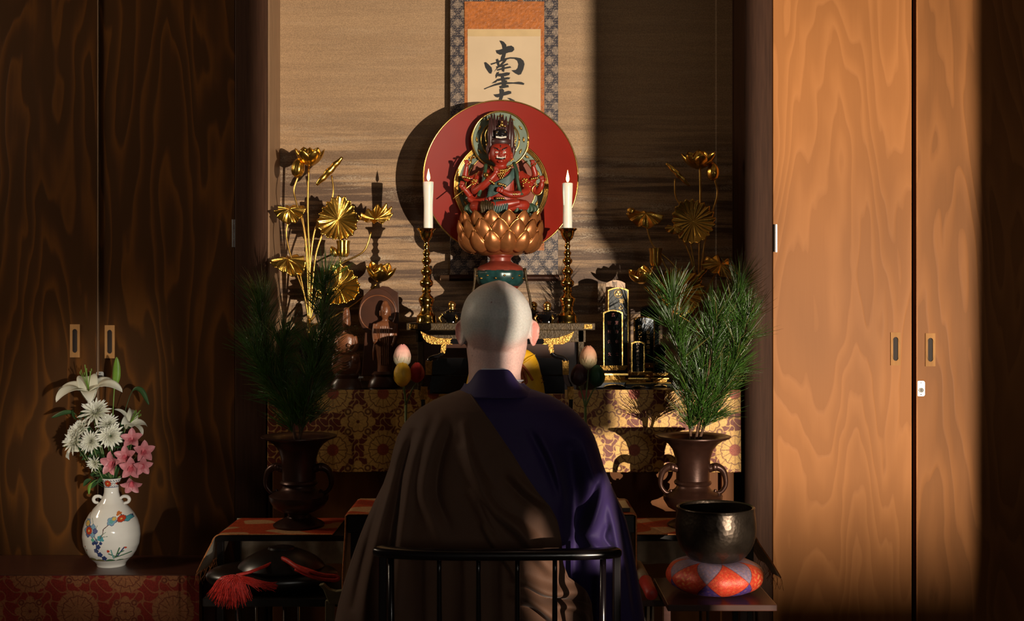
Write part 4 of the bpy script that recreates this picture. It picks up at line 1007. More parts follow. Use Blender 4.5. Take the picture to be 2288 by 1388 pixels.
runner('runner_cloth', lxa - .0, lxb - .06, 'orange brocade runner folded over the left end of the left rack, pale lining below', -1, .115, 1.0)
runner('runner_cloth', rxa + .01, rxb, 'orange brocade runner with fringed tail hanging off the right end of the right rack', 1, .13, 1.8)

DF, DB = 2.98, 3.22
ZD = P(0, 1150, DF).z; dxa, dxb = P(776, 0, DF).x, P(1418, 0, DF).x
t = thing('altar_desk', 'dark wooden desk hidden in front of the seated person, carrying the miniature chair', 'desk', ((dxa + dxb) / 2, 3.1, 0))
MB().boxp(dxa, dxb, DF + .004, DB, ZD - .05, ZD - .003).build('top_board', 'lacquer_soft', t, smooth=False, bevel=.002)
for x in (dxa + .02, dxb - .02):
    for y in (DF + .025, DB - .02): MB().boxp(x - .013, x + .013, y - .013, y + .013, 0, ZD - .05).build('leg', 'lacquer_soft', t, smooth=False, bevel=.001)
t = thing('desk_cloth', 'orange brocade cloth with pale lining falling down both sides of the desk', 'cloth', ((dxa + dxb) / 2, 3.1, ZD))
def dc(u, v, off):
    drop = P(0, 1320, DF).z; dl = ZD - drop; L = dxb - dxa; tot = L + 2 * dl; s = u * tot
    y = lerp(DF - .002, DB + .002, v)
    if s < dl: w = dl - s; return Vector((dxa - .003 - off - .010 * math.sin(w * 11) * (w / dl) - .004 * math.sin(v * 8) * w / dl, y, ZD - w))
    if s > dl + L: w = s - dl - L; return Vector((dxb + .003 + off + .004 * math.sin(v * 8) * w / dl, y, ZD - w))
    return Vector((dxa + s - dl, y, ZD + off))
m = MB(); m.grid(lambda u, v: dc(u, v, .0022), 320, 40); g1, g2 = np.meshgrid(np.linspace(0, 1.1, 320), np.linspace(0, .24, 40)); m.c = [tuple(q) for q in brocade_orange(g1, g2).reshape(-1, 3)]
m.build('face', 'brocade_red', t, color=True)
MB().grid(lambda u, v: dc(u, v, .0004), 160, 10).build('lining', 'lining', t)
MB().tube([dc(i / 200, 0, .0012) for i in range(201)], .0020, 6).build('border', 'runner_edge', t)

# ================================================================ bronze vases with elephant handles
YV = 3.37
def bronze_vase(pxc, dy, label):
    c = P(pxc, 0, YV); k = S(1, YV); t = thing('bronze_vase', label, 'vase', (c.x, YV, ZR + .003), 'bronze vases with pine')
    H = 1180
    prof = [(56, 1180), (57, 1176), (52, 1172), (40, 1166), (27, 1160), (24, 1154), (26, 1150), (40, 1146), (55, 1138), (65, 1122), (66, 1112), (58, 1106), (43, 1100), (37, 1094), (36, 1089), (40, 1087), (42, 1083), (40, 1079), (37, 1077), (37, 1060), (39, 1030), (45, 1010), (55, 997), (68, 988), (82, 983), (84, 981), (84, 979), (80, 978), (62, 984), (48, 996), (38, 1015), (33, 1050), (0, 1052)]
    MB().lathe((c.x, YV, ZR + .003), [(r * k, (H - y) * k) for r, y in prof], 64).build('body', 'bronze', t, sharp=35)
    for s_ in (-1, 1):
        m = MB()
        pts = [(34, 1052), (52, 1048), (66, 1056), (72, 1072), (72, 1090), (62, 1104), (50, 1105), (50, 1098)]
        m.tube([Vector((c.x + s_ * x * k, YV - 4 * k, ZR + .003 + (H - y) * k)) for x, y in pts], [9 * k, 9.5 * k, 7.5 * k, 6 * k, 5 * k, 4.5 * k, 4 * k, 3 * k], 12, 6)
        q = Vector((c.x + s_ * 50 * k, YV - 4 * k, ZR + .003 + (H - 1049) * k)); m.ball(q, (11 * k, 10 * k, 8 * k), 14, 10)
        for e in (-1, 1): m.ball(q + Vector((-s_ * 3 * k, e * 9 * k, 1 * k)), (6 * k, 2.5 * k, 7 * k), 10, 8)
        m.build('elephant_handle', 'bronze', t)
    return t
bronze_vase(668, 0, 'dark bronze vase in deep shade on the left rack, holding pine')
bronze_vase(1548, 0, 'brown bronze vase with elephant handles behind the singing bowl, holding pine')

def pine(pts, label, group, seed, tufts, nl, spread=.72):
    rnd = random.Random(seed)
    q = smoothpts([P(x, y, YV) - Vector((0, S(d, YV), 0)) for x, y, d in pts], 8)
    t = thing('pine_branch', label, 'branch', tuple(q[0]), group)
    MB().tube(q, [.0045, .0038, .003, .002], 8).build('stem', 'bark', t)
    L = [0]
    for i in range(1, len(q)): L.append(L[-1] + (q[i] - q[i - 1]).length)
    m = MB(); vs = []; fs = []; cs = []
    nl = int(nl * .8)
    for j in range(tufts):
        f = (j + 1) / tufts; s = (.10 + .90 * f) * L[-1]; i = max(1, min(len(q) - 1, next((n for n, l in enumerate(L) if l >= s - 1e-6), len(q) - 1)))
        p0 = q[i - 1].lerp(q[i], (s - L[i - 1]) / max(1e-6, L[i] - L[i - 1])); ax = (q[i] - q[i - 1]).normalized()
        # whorl centre on a short side twig
        a = rnd.uniform(0, 2 * PI); h = ax.orthogonal().normalized(); side = Matrix.Rotation(a, 3, ax) @ h
        c0 = p0 + side * rnd.uniform(.0, .022) * (0 if j == tufts - 1 else 1); ax2 = (ax + side * rnd.uniform(.1, .7)).normalized()
        tone = rnd.uniform(.75, 1.25); n = nl + (25 if j == tufts - 1 else 0)
        for k_ in range(n):
            b_ = rnd.uniform(0, 2 * PI); hh_ = ax2.orthogonal().normalized(); sd = Matrix.Rotation(b_, 3, ax2) @ hh_
            w = spread * rnd.random() ** .45 + .08; d_ = (ax2 * math.cos(w) + sd * math.sin(w)).normalized()
            ln = rnd.uniform(.075, .115); st_ = c0 + ax2 * rnd.uniform(-.018, .006); bend = Vector((0, 0, 1)) * ln * rnd.uniform(-.02, .14) + sd * ln * rnd.uniform(-.03, .1)
            bw = rnd.uniform(.0008, .00115); sa = d_.orthogonal().normalized(); sb_ = d_.cross(sa); base = len(vs)
            g_ = rnd.uniform(.7, 1.3) * tone; col = (.036 * g_, .095 * g_ * rnd.uniform(.85, 1.1), .012 * g_)
            if rnd.random() < .04: col = (.20, .17, .05)
            for (f_, rr) in ((0, .8), (.5, 1), (1, .15)):
                c_ = st_ + d_ * ln * f_ + bend * f_ * f_
                for e in range(3):
                    an = e * 2 * PI / 3; vs.append(c_ + (sa * math.cos(an) + sb_ * math.sin(an)) * bw * rr); cs.append(tuple(x * (1 + .5 * f_) for x in col))
            for r_ in range(2):
                for e in range(3):
                    e2 = (e + 1) % 3; fs.append((base + r_ * 3 + e, base + r_ * 3 + e2, base + r_ * 3 + 3 + e2, base + r_ * 3 + 3 + e))
    m.v = [tuple(v) for v in vs]; m.f = fs; m.c = cs; m.build('needles', 'needle', t, color=True)
g = 'pine branches in the left bronze vase'
pine([(662, 985, 0), (640, 900, 2), (605, 820, 5), (588, 740, 5), (590, 668, 0)], 'tallest dark pine branch at the far left of the left bronze vase', g, 1, 22, 40)
pine([(668, 985, -4), (694, 880, 0), (712, 790, 4), (722, 700, 4), (728, 628, 0)], 'dark pine branch rising highest on the right side of the left bronze vase', g, 2, 22, 40)
pine([(664, 990, 10), (650, 920, 20), (618, 860, 26), (590, 820, 26), (574, 780, 24)], 'short dark pine branch leaning left out of the left bronze vase', g, 3, 13, 40)
pine([(670, 990, 10), (680, 930, 22), (698, 880, 30), (706, 820, 30), (700, 775, 28)], 'short front pine branch in the middle right of the left bronze vase', g, 4, 14, 40)
pine([(664, 990, 6), (652, 930, 14), (640, 870, 16), (632, 800, 14), (640, 750, 10)], 'middle pine branch between the two tall ones in the left bronze vase', g, 9, 16, 40)
g = 'pine branches in the right bronze vase'
pine([(1545, 995, 0), (1535, 900, 4), (1515, 800, 6), (1503, 720, 6), (1500, 665, 0)], 'sunlit pine branch on the left side of the right bronze vase', g, 5, 20, 40)
pine([(1552, 995, -4), (1580, 890, 0), (1612, 790, 4), (1638, 700, 4), (1655, 630, 0)], 'longest sunlit pine branch reaching to the top right from the right bronze vase', g, 6, 22, 40)
pine([(1556, 995, 10), (1590, 900, 18), (1625, 830, 22), (1652, 770, 20), (1668, 710, 16)], 'sunlit pine branch fanning out at the far right of the right bronze vase', g, 7, 18, 40)
pine([(1550, 995, 12), (1562, 920, 24), (1575, 850, 28), (1585, 780, 26), (1592, 715, 22)], 'front pine branch in the middle of the right bronze vase', g, 8, 18, 40)
# ================================================================ miniature chair with gilt fittings and its yellow-robed figure
YT = 3.12; kt = S(1, YT); XM = 1111
t = thing('miniature_altar_chair', 'black lacquer miniature chair with upturned crest rail and engraved gilt fittings', 'chair', (P(XM, 0, YT).x, YT, ZD + .003))
def mir(pts): return [(2 * XM - x, y) for x, y in pts]
top = [(940, 741), (950, 747), (962, 752), (978, 756), (1000, 758), (1010, 758)]
bot = [(1010, 769), (985, 770), (964, 769), (953, 763), (945, 753)]
full = [(941, 741), (955, 749), (978, 756), (1000, 757.5)] + [(1222, 757.5), (1244, 756), (1267, 749), (1281, 741)] + [(1277, 753), (1269, 763), (1258, 768), (1237, 769)] + [(985, 769), (964, 768), (953, 763), (945, 753)]
MB().prismp(full, YT - .006, YT + .01).build('crest_rail', 'lacquer', t, smooth=False, bevel=.001)
for mm in (lambda p: p, mir):
    MB().prismp(mm([(939, 740), (955, 748.5), (978, 755.5), (1010, 757), (1006, 761), (1008, 764), (1005, 766), (1012, 770), (985, 770.5), (964, 769.5), (952, 764), (944, 753)]), YT - .009, YT + .012).build('crest_fitting', 'gilt', t, smooth=False, bevel=.0006)
    MB().prismp(mm([(986, 770), (997, 770), (996, 782), (993, 791), (989, 788), (984, 789)]), YT - .008, YT + .010).build('neck_fitting', 'gilt', t, smooth=False, bevel=.0006)
    path = [(990, 770), (990, 785), (982, 795), (965, 800), (958, 808), (958, 835), (954, 852), (947, 866), (946, 895), (947, 925), (948, 960), (948, 1060), (948, 1136)]
    MB().tube([P(x, y, YT) for x, y in mm(path)], [5.2 * kt] * 13, 10, 5).build('stile', 'lacquer', t)
    MB().prismp(mm([(951, 806), (955, 808), (958, 805.5), (962, 808), (966, 805), (964.5, 838), (951, 838)]), YT - .008, YT + .008).build('stile_fitting', 'gilt', t, smooth=False, bevel=.0006)
    MB().prismp(mm([(954, 838), (964, 838), (962, 852), (955, 864), (946, 864), (951, 850)]), YT - .0065, YT + .006).build('stile_bend', 'bronze', t, smooth=False, bevel=.0006)
    MB().prismp(mm([(939.5, 864), (954, 864), (954, 893), (940, 893)]), YT - .009, YT + .009).build('stile_fitting', 'gilt', t, smooth=False, bevel=.0006)
    MB().prismp(mm([(941, 916), (945, 918), (948, 915), (951, 918), (955, 915), (955, 932), (941, 932)]), YT - .009, YT + .009).build('stile_fitting', 'gilt', t, smooth=False, bevel=.0006)
    a_ = mm([(948, 1000)])[0]; q = P(a_[0], a_[1], YT)
    MB().boxp(q.x - .006, q.x + .006, YT - .085, YT, q.z - .006, q.z + .006).build('arm', 'lacquer', t, smooth=False, bevel=.001)
    MB().boxp(q.x - .006, q.x + .006, YT - .090, YT - .078, ZD + .003, q.z - .006).build('front_leg', 'lacquer', t, smooth=False, bevel=.001)
MB().prismp([(962, 812), (980, 800), (1242, 800), (1260, 812), (1262, 880), (960, 880)], YT + .002, YT + .006).build('back_panel', 'lacquer', t, smooth=False)
for yy in (839, 879): MB().tube([P(966, yy, YT - .003), P(1256, yy, YT - .003)], 1.6 * kt, 8).build('panel_rail', 'lacquer', t)
q = P(0, 1060, YT)
MB().boxp(P(948, 0, YT).x, P(1274, 0, YT).x, YT - .085, YT + .004, q.z - .02, q.z).build('seat', 'lacquer', t, smooth=False, bevel=.001)
zs = q.z
YK = 3.075; t = thing('seated_founder_figure', 'small figure in a yellow cowl with orange cord knot, half hidden by the head', 'figure', (P(1128, 0, YK).x, YK, zs))
b = MB()
rows = [(1128, 776, 4, 3, 6), (1128, 777, 34, 14, 6), (1128, 782, 52, 22, 4), (1128, 792, 66, 28, 2), (1128, 810, 75, 32, 0), (1128, 835, 81, 35, 0), (1128, 860, 87, 36, 0), (1128, 890, 91, 37, 0), (1128, 930, 98, 38, 0), (1128, 980, 104, 40, 0), (1128, 1062, 106, 41, 0)]
loft(b, resample(rows, 80), 64, YK, e=2.0)
for (pts, r_) in (([(1160, 815), (1180, 800), (1196, 792)], 3), ([(1160, 850), (1186, 832), (1203, 812)], 3), ([(1165, 875), (1190, 858), (1211, 838)], 3.5), ([(1168, 895), (1195, 880), (1216, 866)], 4)):
    b.tube([P(x, y, YK) - Vector((0, S(34 - (x - 1160) * .5, YK), 0)) for x, y in pts], [1 * kt, r_ * kt, 1 * kt], 8, 5)
ob = b.build('robe', 'yellow_robe', t); r = ob.modifiers.new('merge', 'REMESH'); r.mode = 'VOXEL'; r.voxel_size = .0018; r.use_smooth_shade = True
b = MB(); b.ball(P(1128, 748, YK), (S(22, YK), S(24, YK), S(28, YK)), 24, 16); b.tube([P(1128, 770, YK), P(1128, 784, YK)], S(12, YK), 16)
b.ball(P(1128, 752, YK) - Vector((0, S(24, YK), 0)), (S(3.5, YK), S(4, YK), S(6, YK)), 10, 8)
for s_ in (-1, 1): b.ball(P(1128 + 22 * s_, 750, YK), (S(3, YK), S(5, YK), S(9, YK)), 10, 8)
b.build('head', 'carved_wood', t)
m = MB()
for pts in ([(1168, 868, 27), (1190, 862, 20), (1212, 843, 4)], [(1172, 872, 28), (1195, 868, 20), (1205, 858, 12), (1215, 852, 4)], [(1165, 880, 30), (1185, 874, 24)]):
    m.tube([P(x, y, YK) - Vector((0, S(d + 2, YK), 0)) for x, y, d in pts], 1.1 * kt, 6, 5)
m.build('hem_line', 'brown_line', t)
m = MB()
for pts in ([(1165, 812, 33), (1178, 828, 32), (1190, 848, 27)], [(1163, 815, 34), (1166, 835, 36), (1160, 852, 37), (1158, 838, 36), (1163, 820, 35)], [(1167, 822, 34), (1173, 836, 34), (1176, 852, 34), (1168, 853, 36), (1167, 836, 36)], [(1162, 826, 35), (1164, 852, 37)]):
    m.tube([P(x, y, YK) - Vector((0, S(d + 3, YK), 0)) for x, y, d in pts], 2.6 * kt, 8, 6)
m.ball(P(1165, 816, YK) - Vector((0, S(36, YK), 0)), 4.5 * kt, 12, 8)
m.build('cord_knot', 'cord_orange', t)

# ================================================================ paper lotus bud bunches
YB = 3.14
def petal_bud(m, c, h, w, col, tip, n=5, seed=0):
    """overlapping pointed petals wrapped round a core"""
    rnd = random.Random(seed); h *= 1
    for lay, (f, cnt) in enumerate(((.90, 3), (1.0, 5))):
        for i in range(cnt):
            a = 2 * PI * i / cnt + lay * .5 + seed; out = Vector((math.cos(a), math.sin(a), 0))
            m.petal(c - Vector((0, 0, h * .5)), (0, 0, 1), out, h * 1.24 * f, w * .86, 1.25, -.95, .55, .66, .5, 11, 16, 0, col=col, tipcol=tip, r0=0)
    def fn(r, z, a): return r
    prof = [(0, -.5), (.5, -.44), (.82, -.28), (.9, -.1), (.82, .1), (.55, .3), (.25, .42), (.03, .5)]
    k = len(m.v); m.lathe(c, [(r * w * .97, z * h * .96) for r, z in prof], 28, col=col)
    for j in range(k, len(m.v)): f = (m.v[j][2] - c.z) / h + .5; m.c[j] = tuple(lerp(col[q], tip[q], max(0, f) ** 2) for q in range(3))
def buds(cx, specs, base, label, ystem):
    kk = S(1, YB)
    t = thing('paper_lotus_buds', label, 'flowers', (P(base[0], 0, YB).x, YB, ZD + .003), 'bunches of paper lotus buds')
    for i, (x, y, h, w, col, tip, d, nm) in enumerate(specs):
        m = MB(); c = P(x, y, YB) - Vector((0, S(d, YB), 0)); petal_bud(m, c, h * kk, w * kk, col, tip, seed=i); m.build('bud', 'painted', t, color=True)['label'] = nm + ' lotus bud'
        e = P(base[0], base[1], YB)
        MB().tube([c - Vector((0, 0, h * kk * .48)), c.lerp(e, .5) + Vector((S((x - base[0]) * .12, YB), 0, 0)), e], [1.3 * kk, 1.6 * kk, 2.2 * kk], 8, 6).build('stem', 'stem_green', t)
    e = P(base[0], base[1], YB)
    MB().tube([e, Vector((e.x, YB, P(0, 1060, YB).z))], 3.2 * kk, 10).build('stem_bundle', 'stem_green', t)
    MB().lathe((e.x, YB, ZD + .003), [(.02, 0), (.021, .01), (.012, .02), (.022, .05), (.024, .07), (.013, .10), (.017, .125), (.013, .125), (.010, .10), (0, .09)], 32).build('holder', 'lacquer', t, sharp=40)
buds(900, [(899, 796, 54, 22, (.62, .60, .42), (.75, .30, .28), 0, 'white and pink'), (931, 833, 46, 19, (.42, .012, .015), (.50, .03, .03), -6, 'red'), (900, 836, 56, 21, (.72, .40, .02), (.72, .42, .03), 12, 'yellow')], (907, 905), 'white, yellow and red paper lotus buds on green stems left of the seated person', 905)
buds(1310, [(1315, 799, 54, 22, (.50, .42, .22), (.62, .26, .17), 0, 'white and pink'), (1293, 838, 50, 22, (.035, .012, .018), (.06, .012, .018), 8, 'dark purple'), (1333, 840, 50, 20, (.012, .065, .025), (.012, .075, .03), 6, 'dark green')], (1308, 910), 'pale, dark purple and green paper lotus buds on green stems right of the seated person', 910)

# ================================================================ memorial tablets
def arch(x0_, y0_, x1_, y1_, rise, ins=0, n=14):
    pts = [(x0_ + ins, y1_ - ins * .3)]; cx_ = (x0_ + x1_) / 2; hw = (x1_ - x0_) / 2 - ins
    for i in range(n + 1):
        f = -1 + 2 * i / n; pts.append((cx_ + f * hw, y0_ + ins + rise * (f * f)))
    pts.append((x1_ - ins, y1_ - ins * .3)); return pts
def text(par, s, x, y, size, Y, mat, sx=1.0):
    cu = bpy.data.curves.new('t', 'FONT'); cu.body = s; cu.size = S(size, Y) * 1.05; cu.align_x = 'CENTER'; cu.align_y = 'CENTER'; cu.extrude = .0003
    o = bpy.data.objects.new('t', cu); COL.objects.link(o); dg = bpy.context.evaluated_depsgraph_get(); me = bpy.data.meshes.new_from_object(o.evaluated_get(dg)); COL.objects.unlink(o); bpy.data.objects.remove(o)
    c = P(x, y, Y)
    vs = [(c.x + v.co.x * sx, Y - v.co.z, c.z + v.co.y) for v in me.vertices]; fs = [tuple(p.vertices) for p in me.polygons]
    return vs, fs
def tablet(x0_, y0_, x1_, y1_, Y, label, face='tablet_black', frame='gilt_plain', rise=6, lines=(), tmat='gold_text', crest=None, turn=None, ybase=872, stand=True, fw=3.0):
    k = S(1, Y); c = P((x0_ + x1_) / 2, 0, Y); cx_ = (x0_ + x1_) / 2; hw = (x1_ - x0_) / 2
    t = thing('memorial_tablet', label, 'tablet', (c.x, Y, zt + .0015), 'memorial tablets on the altar')
    MB().prismp(arch(x0_, y0_, x1_, y1_, rise), Y, Y + 7 * k).build('frame', frame, t, smooth=False, bevel=.0008)
    MB().prismp(arch(x0_, y0_, x1_, y1_, rise, fw), Y - 1.2 * k, Y + .5 * k).build('face', face, t, smooth=False)
    m = MB()
    for (s, x, y, sz) in lines:
        vs, fs = text(t, s, x, y, sz, Y - 1.5 * k, tmat, .95)
        m = MB(); m.add(vs, fs); m.build('character', tmat, t, smooth=False)
    if crest:
        x, y, r_ = crest; m = MB(); cc = P(x, y, Y - 1.6 * k)
        m.tube([cc + Vector((r_ * k * math.cos(a), 0, r_ * k * math.sin(a))) for a in np.linspace(0, 2 * PI, 33)], 0.9 * k, 6)
        for j in range(3):
            a = PI / 2 + j * 2 * PI / 3; d_ = Vector((math.cos(a), 0, math.sin(a))); p_ = Vector((-d_.z, 0, d_.x))
            m.ball(cc + d_ * r_ * .42 * k, (r_ * .36 * k, .5 * k, r_ * .36 * k), 14, 6); m.ball(cc + d_ * r_ * .72 * k, (r_ * .12 * k, .5 * k, r_ * .12 * k), 8, 6)
        m.build('crest', 'gold_text', t)
    zb_ = P(0, y1_, Y).z; H_ = zb_ - zt - .0015
    bw = hw * 1.25
    def lay(f0, f1, w0, w1, mat, nm):
        z0_, z1_ = zt + .0015 + H_ * f0, zt + .0015 + H_ * f1
        m = MB(); n = 8
        m.add([(c.x + sx * w * k, Y + 3.5 * k + sy * w * .45 * k, z) for z, w in ((z0_, w0), (z1_, w1)) for sx, sy in ((-1, -1), (1, -1), (1, 1), (-1, 1))], [(0, 1, 2, 3), (4, 5, 6, 7)] + [(i, (i + 1) % 4, 4 + (i + 1) % 4, 4 + i) for i in range(4)])
        m.build(nm, mat, t, smooth=False, bevel=.0008)
    lay(.80, 1.02, bw * .9, bw * 1.12, 'gilt', 'lotus_band'); lay(.66, .80, bw * .7, bw * .8, 'lacquer', 'waist'); lay(.56, .66, bw * 1.15, bw * 1.15, 'gilt_plain', 'moulding')
    lay(.34, .56, bw * .85, bw * .95, 'gilt', 'stand_block'); lay(.24, .34, bw * 1.45, bw * 1.35, 'gilt_plain', 'moulding')
    # scroll-cut foot
    x_l, x_r = cx_ - bw * 1.5, cx_ + bw * 1.5; yb, yt = ybase, ybase - (H_ / k) * .24
    f_ = [(x_l, yt), (x_r, yt), (x_r, yb), (x_r - bw * .5, yb)] + [(cx_ + bw * .8 * math.cos(a), yb - (yb - yt) * .55 * math.sin(a)) for a in np.linspace(0, PI, 9)] + [(x_l + bw * .5, yb), (x_l, yb)]
    zoff = zt + .0015
    poly = [(P(x, 0, Y).x, zoff + (yb - y) * k) for x, y in f_]
    MB().prism(poly, Y - bw * .5 * k, Y + bw * .6 * k).build('foot', 'lacquer', t, smooth=False, bevel=.0008)
    arc = [Vector((c.x + bw * .85 * k * math.cos(a), Y - bw * .5 * k - .0008, zoff + (yb - yt) * .6 * k * math.sin(a))) for a in np.linspace(.1, PI - .1, 14)]
    MB().tube(arc, .9 * k, 6).build('foot_rim', 'gilt_plain', t)
    if turn: t.rotation_euler = turn
tablet(1354, 626, 1397, 838, 3.93, 'tallest pale wooden memorial tablet standing behind the crested black one', 'tablet_pale', 'tablet_pale', 7, [('刎', 1373, 636, 13)], 'ink')
tablet(1358, 642, 1405, 836, 3.86, 'tall black memorial tablet with a round three-leaf crest and gold characters', 'tablet_matte', 'gilt_plain', 6, [('禅', 1389, 674, 12), ('心', 1387, 688, 10)], 'gold_text', crest=(1381, 656, 8.5))
tablet(1348, 692, 1393, 818, 3.76, 'glossy black memorial tablet at the front left mirroring the garden window', 'tablet_black', 'gilt_plain', 6, [('賢', 1371, 704, 9), ('智', 1362, 722, 9), ('室', 1379, 722, 9), ('秋', 1362, 742, 8), ('月', 1379, 742, 8), ('久', 1362, 764, 8), ('信', 1379, 764, 8), ('女', 1362, 792, 8), ('士', 1379, 792, 8)], 'red_text', turn=(-.036, 0, .048))
tablet(1431, 682, 1475, 812, 3.92, 'dark narrow memorial tablet mostly hidden behind the pine and other tablets', 'tablet_black', 'gilt_dark', 5, turn=(0, 0, -.12))
tablet(1416, 707, 1463, 812, 3.84, 'black memorial tablet with two gold columns of characters and beaded right edge', 'tablet_black', 'gilt', 5, [('別', 1439, 718, 10)] + [(c_, 1430, 732 + i * 12, 9) for i, c_ in enumerate('好咲彰')] + [(c_, 1448, 732 + i * 11, 9) for i, c_ in enumerate('慈谷元酒信士')])
tablet(1410, 762, 1441, 832, 3.74, 'smallest black memorial tablet in front with one fine column of characters', 'tablet_black', 'gilt_plain', 4, [(c_, 1425, 769 + i * 8.2, 7) for i, c_ in enumerate('釋海明月照信士位')], 'dim_text', fw=3.4)
tablet(1460, 770, 1488, 834, 3.80, 'small dark memorial tablet with a beaded gold edge just left of the pine', 'tablet_black', 'gilt_dark', 4, [('妙', 1467, 801, 7), ('光', 1467, 811, 7)])

# ================================================================ carved wooden statues on the left of the altar
YS = 3.78
def face(m, x, y, d, r_, Y): m.ball(P(x, y, Y) - Vector((0, S(d, Y), 0)), tuple(S(q, Y) for q in r_), 10, 8)
# standing Buddha with mandorla
t = thing('standing_buddha_carving', 'carved wooden standing Buddha in front of an oval dark mandorla', 'statue', (P(858, 0, YS).x, YS, zt + .0015))
b = MB(); x_ = 861
loft(b, resample([(x_, 672, 2, 2, 4), (x_, 674, 5, 5, 4), (x_, 681, 8, 8, 4), (x_ + 1, 686, 11, 11, 4), (x_ + 1, 697, 11.5, 11.5, 5), (x_, 706, 9.5, 9.5, 5), (x_, 711, 6.5, 7, 3), (x_, 716, 7, 7, 1), (x_, 721, 20, 10, 0), (x_, 728, 25, 12, 0), (x_, 745, 24, 13, 0), (x_, 765, 22, 13, 0), (x_, 790, 20, 13, 0), (x_, 812, 17, 12, 0), (x_, 832, 18, 12, 0)], 70), 40, YS)
for s_ in (-1, 1):
    b.tube([P(x_ + s_ * 22, 724, YS), P(x_ + s_ * 24, 745, YS) - Vector((0, S(4, YS), 0)), P(x_ + s_ * 21, 765, YS) - Vector((0, S(12, YS), 0)), P(x_ + s_ * 17, 772 if s_ > 0 else 760, YS) - Vector((0, S(18, YS), 0))], [S(6, YS), S(6, YS), S(5, YS), S(3.5, YS)], 10, 5)
    b.tube([P(x_ + s_ * 22, 760, YS), P(x_ + s_ * 25, 785, YS), P(x_ + s_ * 26, 806, YS)], [S(3, YS), S(4.5, YS), S(2, YS)], 8, 5)
    face(b, x_ + s_ * 11.5, 700, 4, (1.8, 3, 7), YS)
face(b, x_, 697, 17, (1.5, 2, 4), YS); face(b, x_, 703, 15, (3, 1.2, 1), YS)
for i in range(5): b.tube([P(x_ - 10 + i * 5, 728, YS) - Vector((0, S(12, YS), 0)), P(x_ - 9 + i * 4.4, 770, YS) - Vector((0, S(14, YS), 0)), P(x_ - 8 + i * 4, 815, YS) - Vector((0, S(12, YS), 0))], S(1.2, YS), 6, 4)
ob = b.build('body', 'carved_wood', t); r = ob.modifiers.new('merge', 'REMESH'); r.mode = 'VOXEL'; r.voxel_size = .0015; r.use_smooth_shade = True
m = MB(); k = S(1, YS + .03)
m.prismp([(844 + 43 * math.cos(a), 702 - (58 if math.sin(a) > 0 else 52) * math.sin(a)) for a in np.linspace(0, 2 * PI, 48)[:-1]], YS + .03, YS + .038)
m.prismp([(816, 735), (872, 735), (880, 840), (808, 840)], YS + .032, YS + .04)
m.build('mandorla', 'carved_dark', t, smooth=False, bevel=.002)
ring(844, 700, 40, YS + .028, k * 1.6, 'mandorla_rim', 'carved_wood', par=t)
m = MB(); m.prismp([(846, 660), (845, 646), (853, 639), (868, 641), (890, 655), (892, 760), (880, 700)], YS + .042, YS + .05); m.build('flame_back', 'carved_dark', t, smooth=False, bevel=.001)
loft(m := MB(), [(858, 830, 22, 14, 0), (858, 836, 28, 18, 0), (858, 842, 25, 16, 0), (858, 850, 32, 20, 0), (858, 862, 36, 22, 0), (858, (CZ - zt - .0015) * F / YS + CY, 36, 22, 0)], 32, YS); m.build('lotus_base', 'carved_dark', t, sharp=30)
# seated bodhisattva
YS2 = 3.70
t = thing('seated_bodhisattva_carving', 'carved wooden seated bodhisattva with high crown, partly behind the left pine', 'statue', (P(776, 0, YS2).x, YS2, zt + .0015))
b = MB(); x_ = 774
loft(b, resample([(x_, 687, 3, 3, 0), (x_, 689, 6, 6, 0), (x_, 697, 7.5, 7, 0), (x_, 706, 8.5, 8, 0), (x_, 714, 9, 9, 1), (x_, 724, 8.5, 9, 2), (x_, 733, 6.5, 7, 2), (x_, 739, 5.5, 6, 1), (x_, 744, 10, 8, 0), (x_, 752, 19, 11, 0), (x_, 765, 20, 12, 0), (x_, 778, 17, 12, 0), (x_, 788, 20, 14, 2), (x_, 797, 27, 20, 5), (x_, 812, 29, 22, 6), (x_, 826, 27, 20, 6), (x_, 836, 22, 16, 2)], 70), 40, YS2)
for s_ in (-1, 1):
    b.tube([P(x_ + s_ * 18, 752, YS2), P(x_ + s_ * 23, 772, YS2) - Vector((0, S(4, YS2), 0)), P(x_ + s_ * 16, 784, YS2) - Vector((0, S(18, YS2), 0)), P(x_ + s_ * 6, 780, YS2) - Vector((0, S(22, YS2), 0))], [S(5.5, YS2), S(5, YS2), S(4.5, YS2), S(3, YS2)], 10, 5)
    b.ball(P(x_ + s_ * 21, 802, YS2) - Vector((0, S(12, YS2), 0)), (S(10, YS2), S(13, YS2), S(13, YS2)), 14, 10)
    face(b, x_ + s_ * 8.5, 722, 1, (1.6, 2.5, 6), YS2)
face(b, x_, 721, 12, (1.4, 2, 4), YS2); face(b, x_ + 8, 772, 18, (5, 4, 5), YS2)
for i in range(4): b.tube([P(x_ - 18, 800 + i * 6, YS2) - Vector((0, S(20, YS2), 0)), P(x_, 808 + i * 6, YS2) - Vector((0, S(29, YS2), 0)), P(x_ + 18, 800 + i * 6, YS2) - Vector((0, S(20, YS2), 0))], S(1.4, YS2), 6, 5)
for s_ in (-1, 1): b.tube([P(x_ + s_ * 27, 790, YS2), P(x_ + s_ * 28, 820, YS2) - Vector((0, S(6, YS2), 0)), P(x_ + s_ * 22, 838, YS2) - Vector((0, S(8, YS2), 0))], [S(2, YS2), S(5, YS2), S(2.5, YS2)], 8, 5)
ob = b.build('body', 'carved_wood', t); r = ob.modifiers.new('merge', 'REMESH'); r.mode = 'VOXEL'; r.voxel_size = .0015; r.use_smooth_shade = True
yb = (CZ - zt - .0015) * F / YS2 + CY
